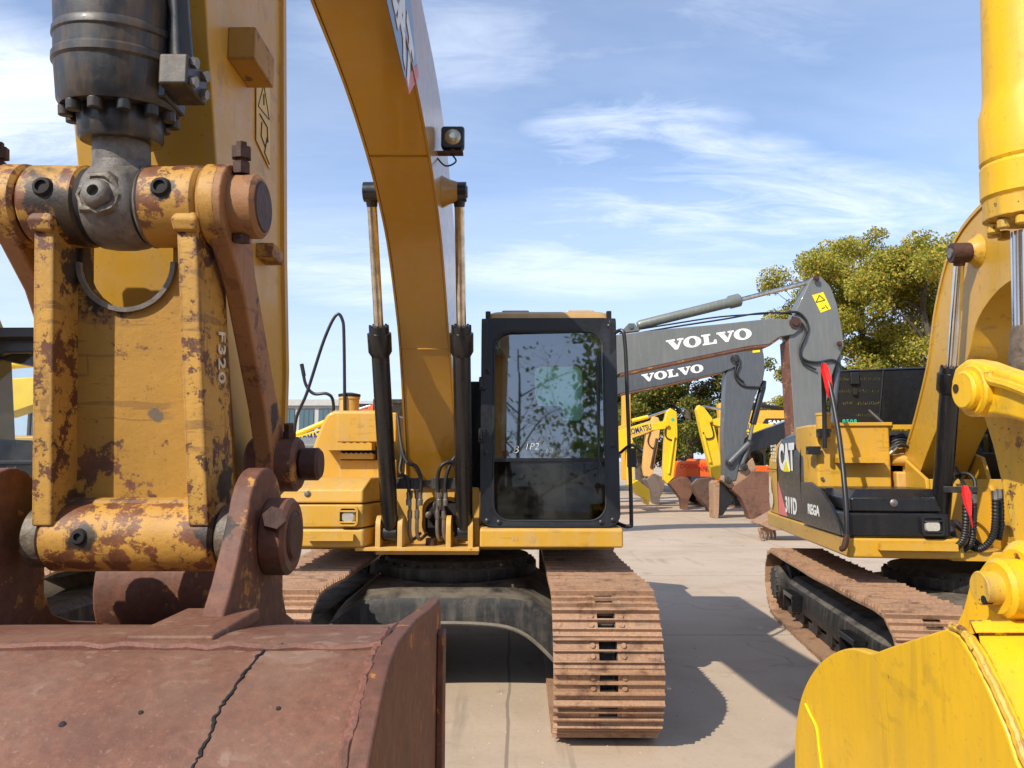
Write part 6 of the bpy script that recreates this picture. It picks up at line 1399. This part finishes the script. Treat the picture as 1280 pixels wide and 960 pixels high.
for px, py, su_, sv_, am in CLOUDS:
    u0, v0 = uv_(px, py); uu = wm('DIVIDE', wm('SUBTRACT', cx_, u0), su_); vv = wm('DIVIDE', wm('SUBTRACT', cy_, v0), sv_)
    r2 = wm('ADD', wm('MULTIPLY', uu, uu), wm('MULTIPLY', vv, vv)); b_ = wm('MULTIPLY', wr(r2, 1.0, 0.0), am)
    mask = b_ if mask is None else wm('MAXIMUM', mask, b_)
str_ = wm('ADD', wm('MULTIPLY', wr(n1, .34, .68), .75), wm('MULTIPLY', wr(n3, .3, .72), .35), True)
cl = wm('MULTIPLY', str_, wm('ADD', mask, wm('MULTIPLY', wr(n2, .45, .7), .22)), True)
veil = wr(wn(.8, 6, .6, .5, mp.outputs[0]), .3, .8, .06, .30)
f = wm('MAXIMUM', wm('MULTIPLY', cl, .92, True), veil)
haze_mix = nn('ShaderNodeMix'); haze_mix.data_type = 'RGBA'; ln(wr(sep.outputs[2], 0, .42, .85, 0), haze_mix.inputs[0]); haze_mix.inputs[7].default_value = HAZE_COL
mx = nn('ShaderNodeMix'); mx.data_type = 'RGBA'; ln(f, mx.inputs[0]); 
tint = nn('ShaderNodeMix'); tint.data_type = 'RGBA'; tint.blend_type = 'MULTIPLY'; tint.inputs[0].default_value = 1
ln(sky.outputs[0], tint.inputs[6]); tint.inputs[7].default_value = SKY_TINT
ln(tint.outputs[2], haze_mix.inputs[6]); ln(haze_mix.outputs[2], mx.inputs[6]); mx.inputs[7].default_value = CLOUD_COL
ln(mx.outputs[2], bg.inputs[0]); bg.inputs[1].default_value = .14; ln(bg.outputs[0], out.inputs[0])
su = bpy.data.lights.new('sun', 'SUN'); so = bpy.data.objects.new('sun', su); COL.objects.link(so)
su.energy = 4.1; su.angle = R_(.53); su.color = (1, .92, .79)
dirn = Vector((sd.x*math.cos(SUN_EL), sd.y*math.cos(SUN_EL), math.sin(SUN_EL)))
so.rotation_euler = dirn.to_track_quat('Z', 'Y').to_euler(); so.location = (-6, -8, 12)
g = G(); vs = [g.v((x, y, 0)) for x, y in ((-400,-200),(400,-200),(400,700),(-400,700))]; g.face(vs)
gr = put('ground', g, M['ground'], None, flat=True); gr['kind'] = 'structure'
rp = random.Random(4); g = G()
for k in range(420):
    Y = rp.uniform(3.2, 14); X = rp.uniform(-.3, .42)*Y*rp.uniform(.2,1.2); r = rp.uniform(.004,.014)
    vs = []
    for j in range(6):
        a = j*math.pi/3; vs.append(g.v((X+r*rp.uniform(.7,1.2)*math.cos(a), Y+r*rp.uniform(.7,1.2)*math.sin(a), -.001)))
    t_ = g.v((X, Y, r*rp.uniform(.5,.9)))
    for j in range(6): g.face([vs[j], vs[(j+1)%6], t_])
pb_ = put('pebbles', g, M['ground'], None, flat=True); tag(pb_, 'small loose stones scattered over the concrete yard', 'pebbles'); pb_['kind'] = 'stuff'
vs_ = sc.view_settings; vs_.view_transform = 'Standard'; vs_.look = 'None'; vs_.gamma = 1; vs_.exposure = EXPO; sc.display_settings.display_device = 'sRGB'
sc.cycles.use_denoising = True; sc.cycles.denoiser = 'OPENIMAGEDENOISE'; sc.cycles.max_bounces = 8; sc.cycles.transparent_max_bounces = 24
sc.cycles.use_adaptive_sampling = True; sc.cycles.adaptive_threshold = .015; sc.cycles.sample_clamp_indirect = 6
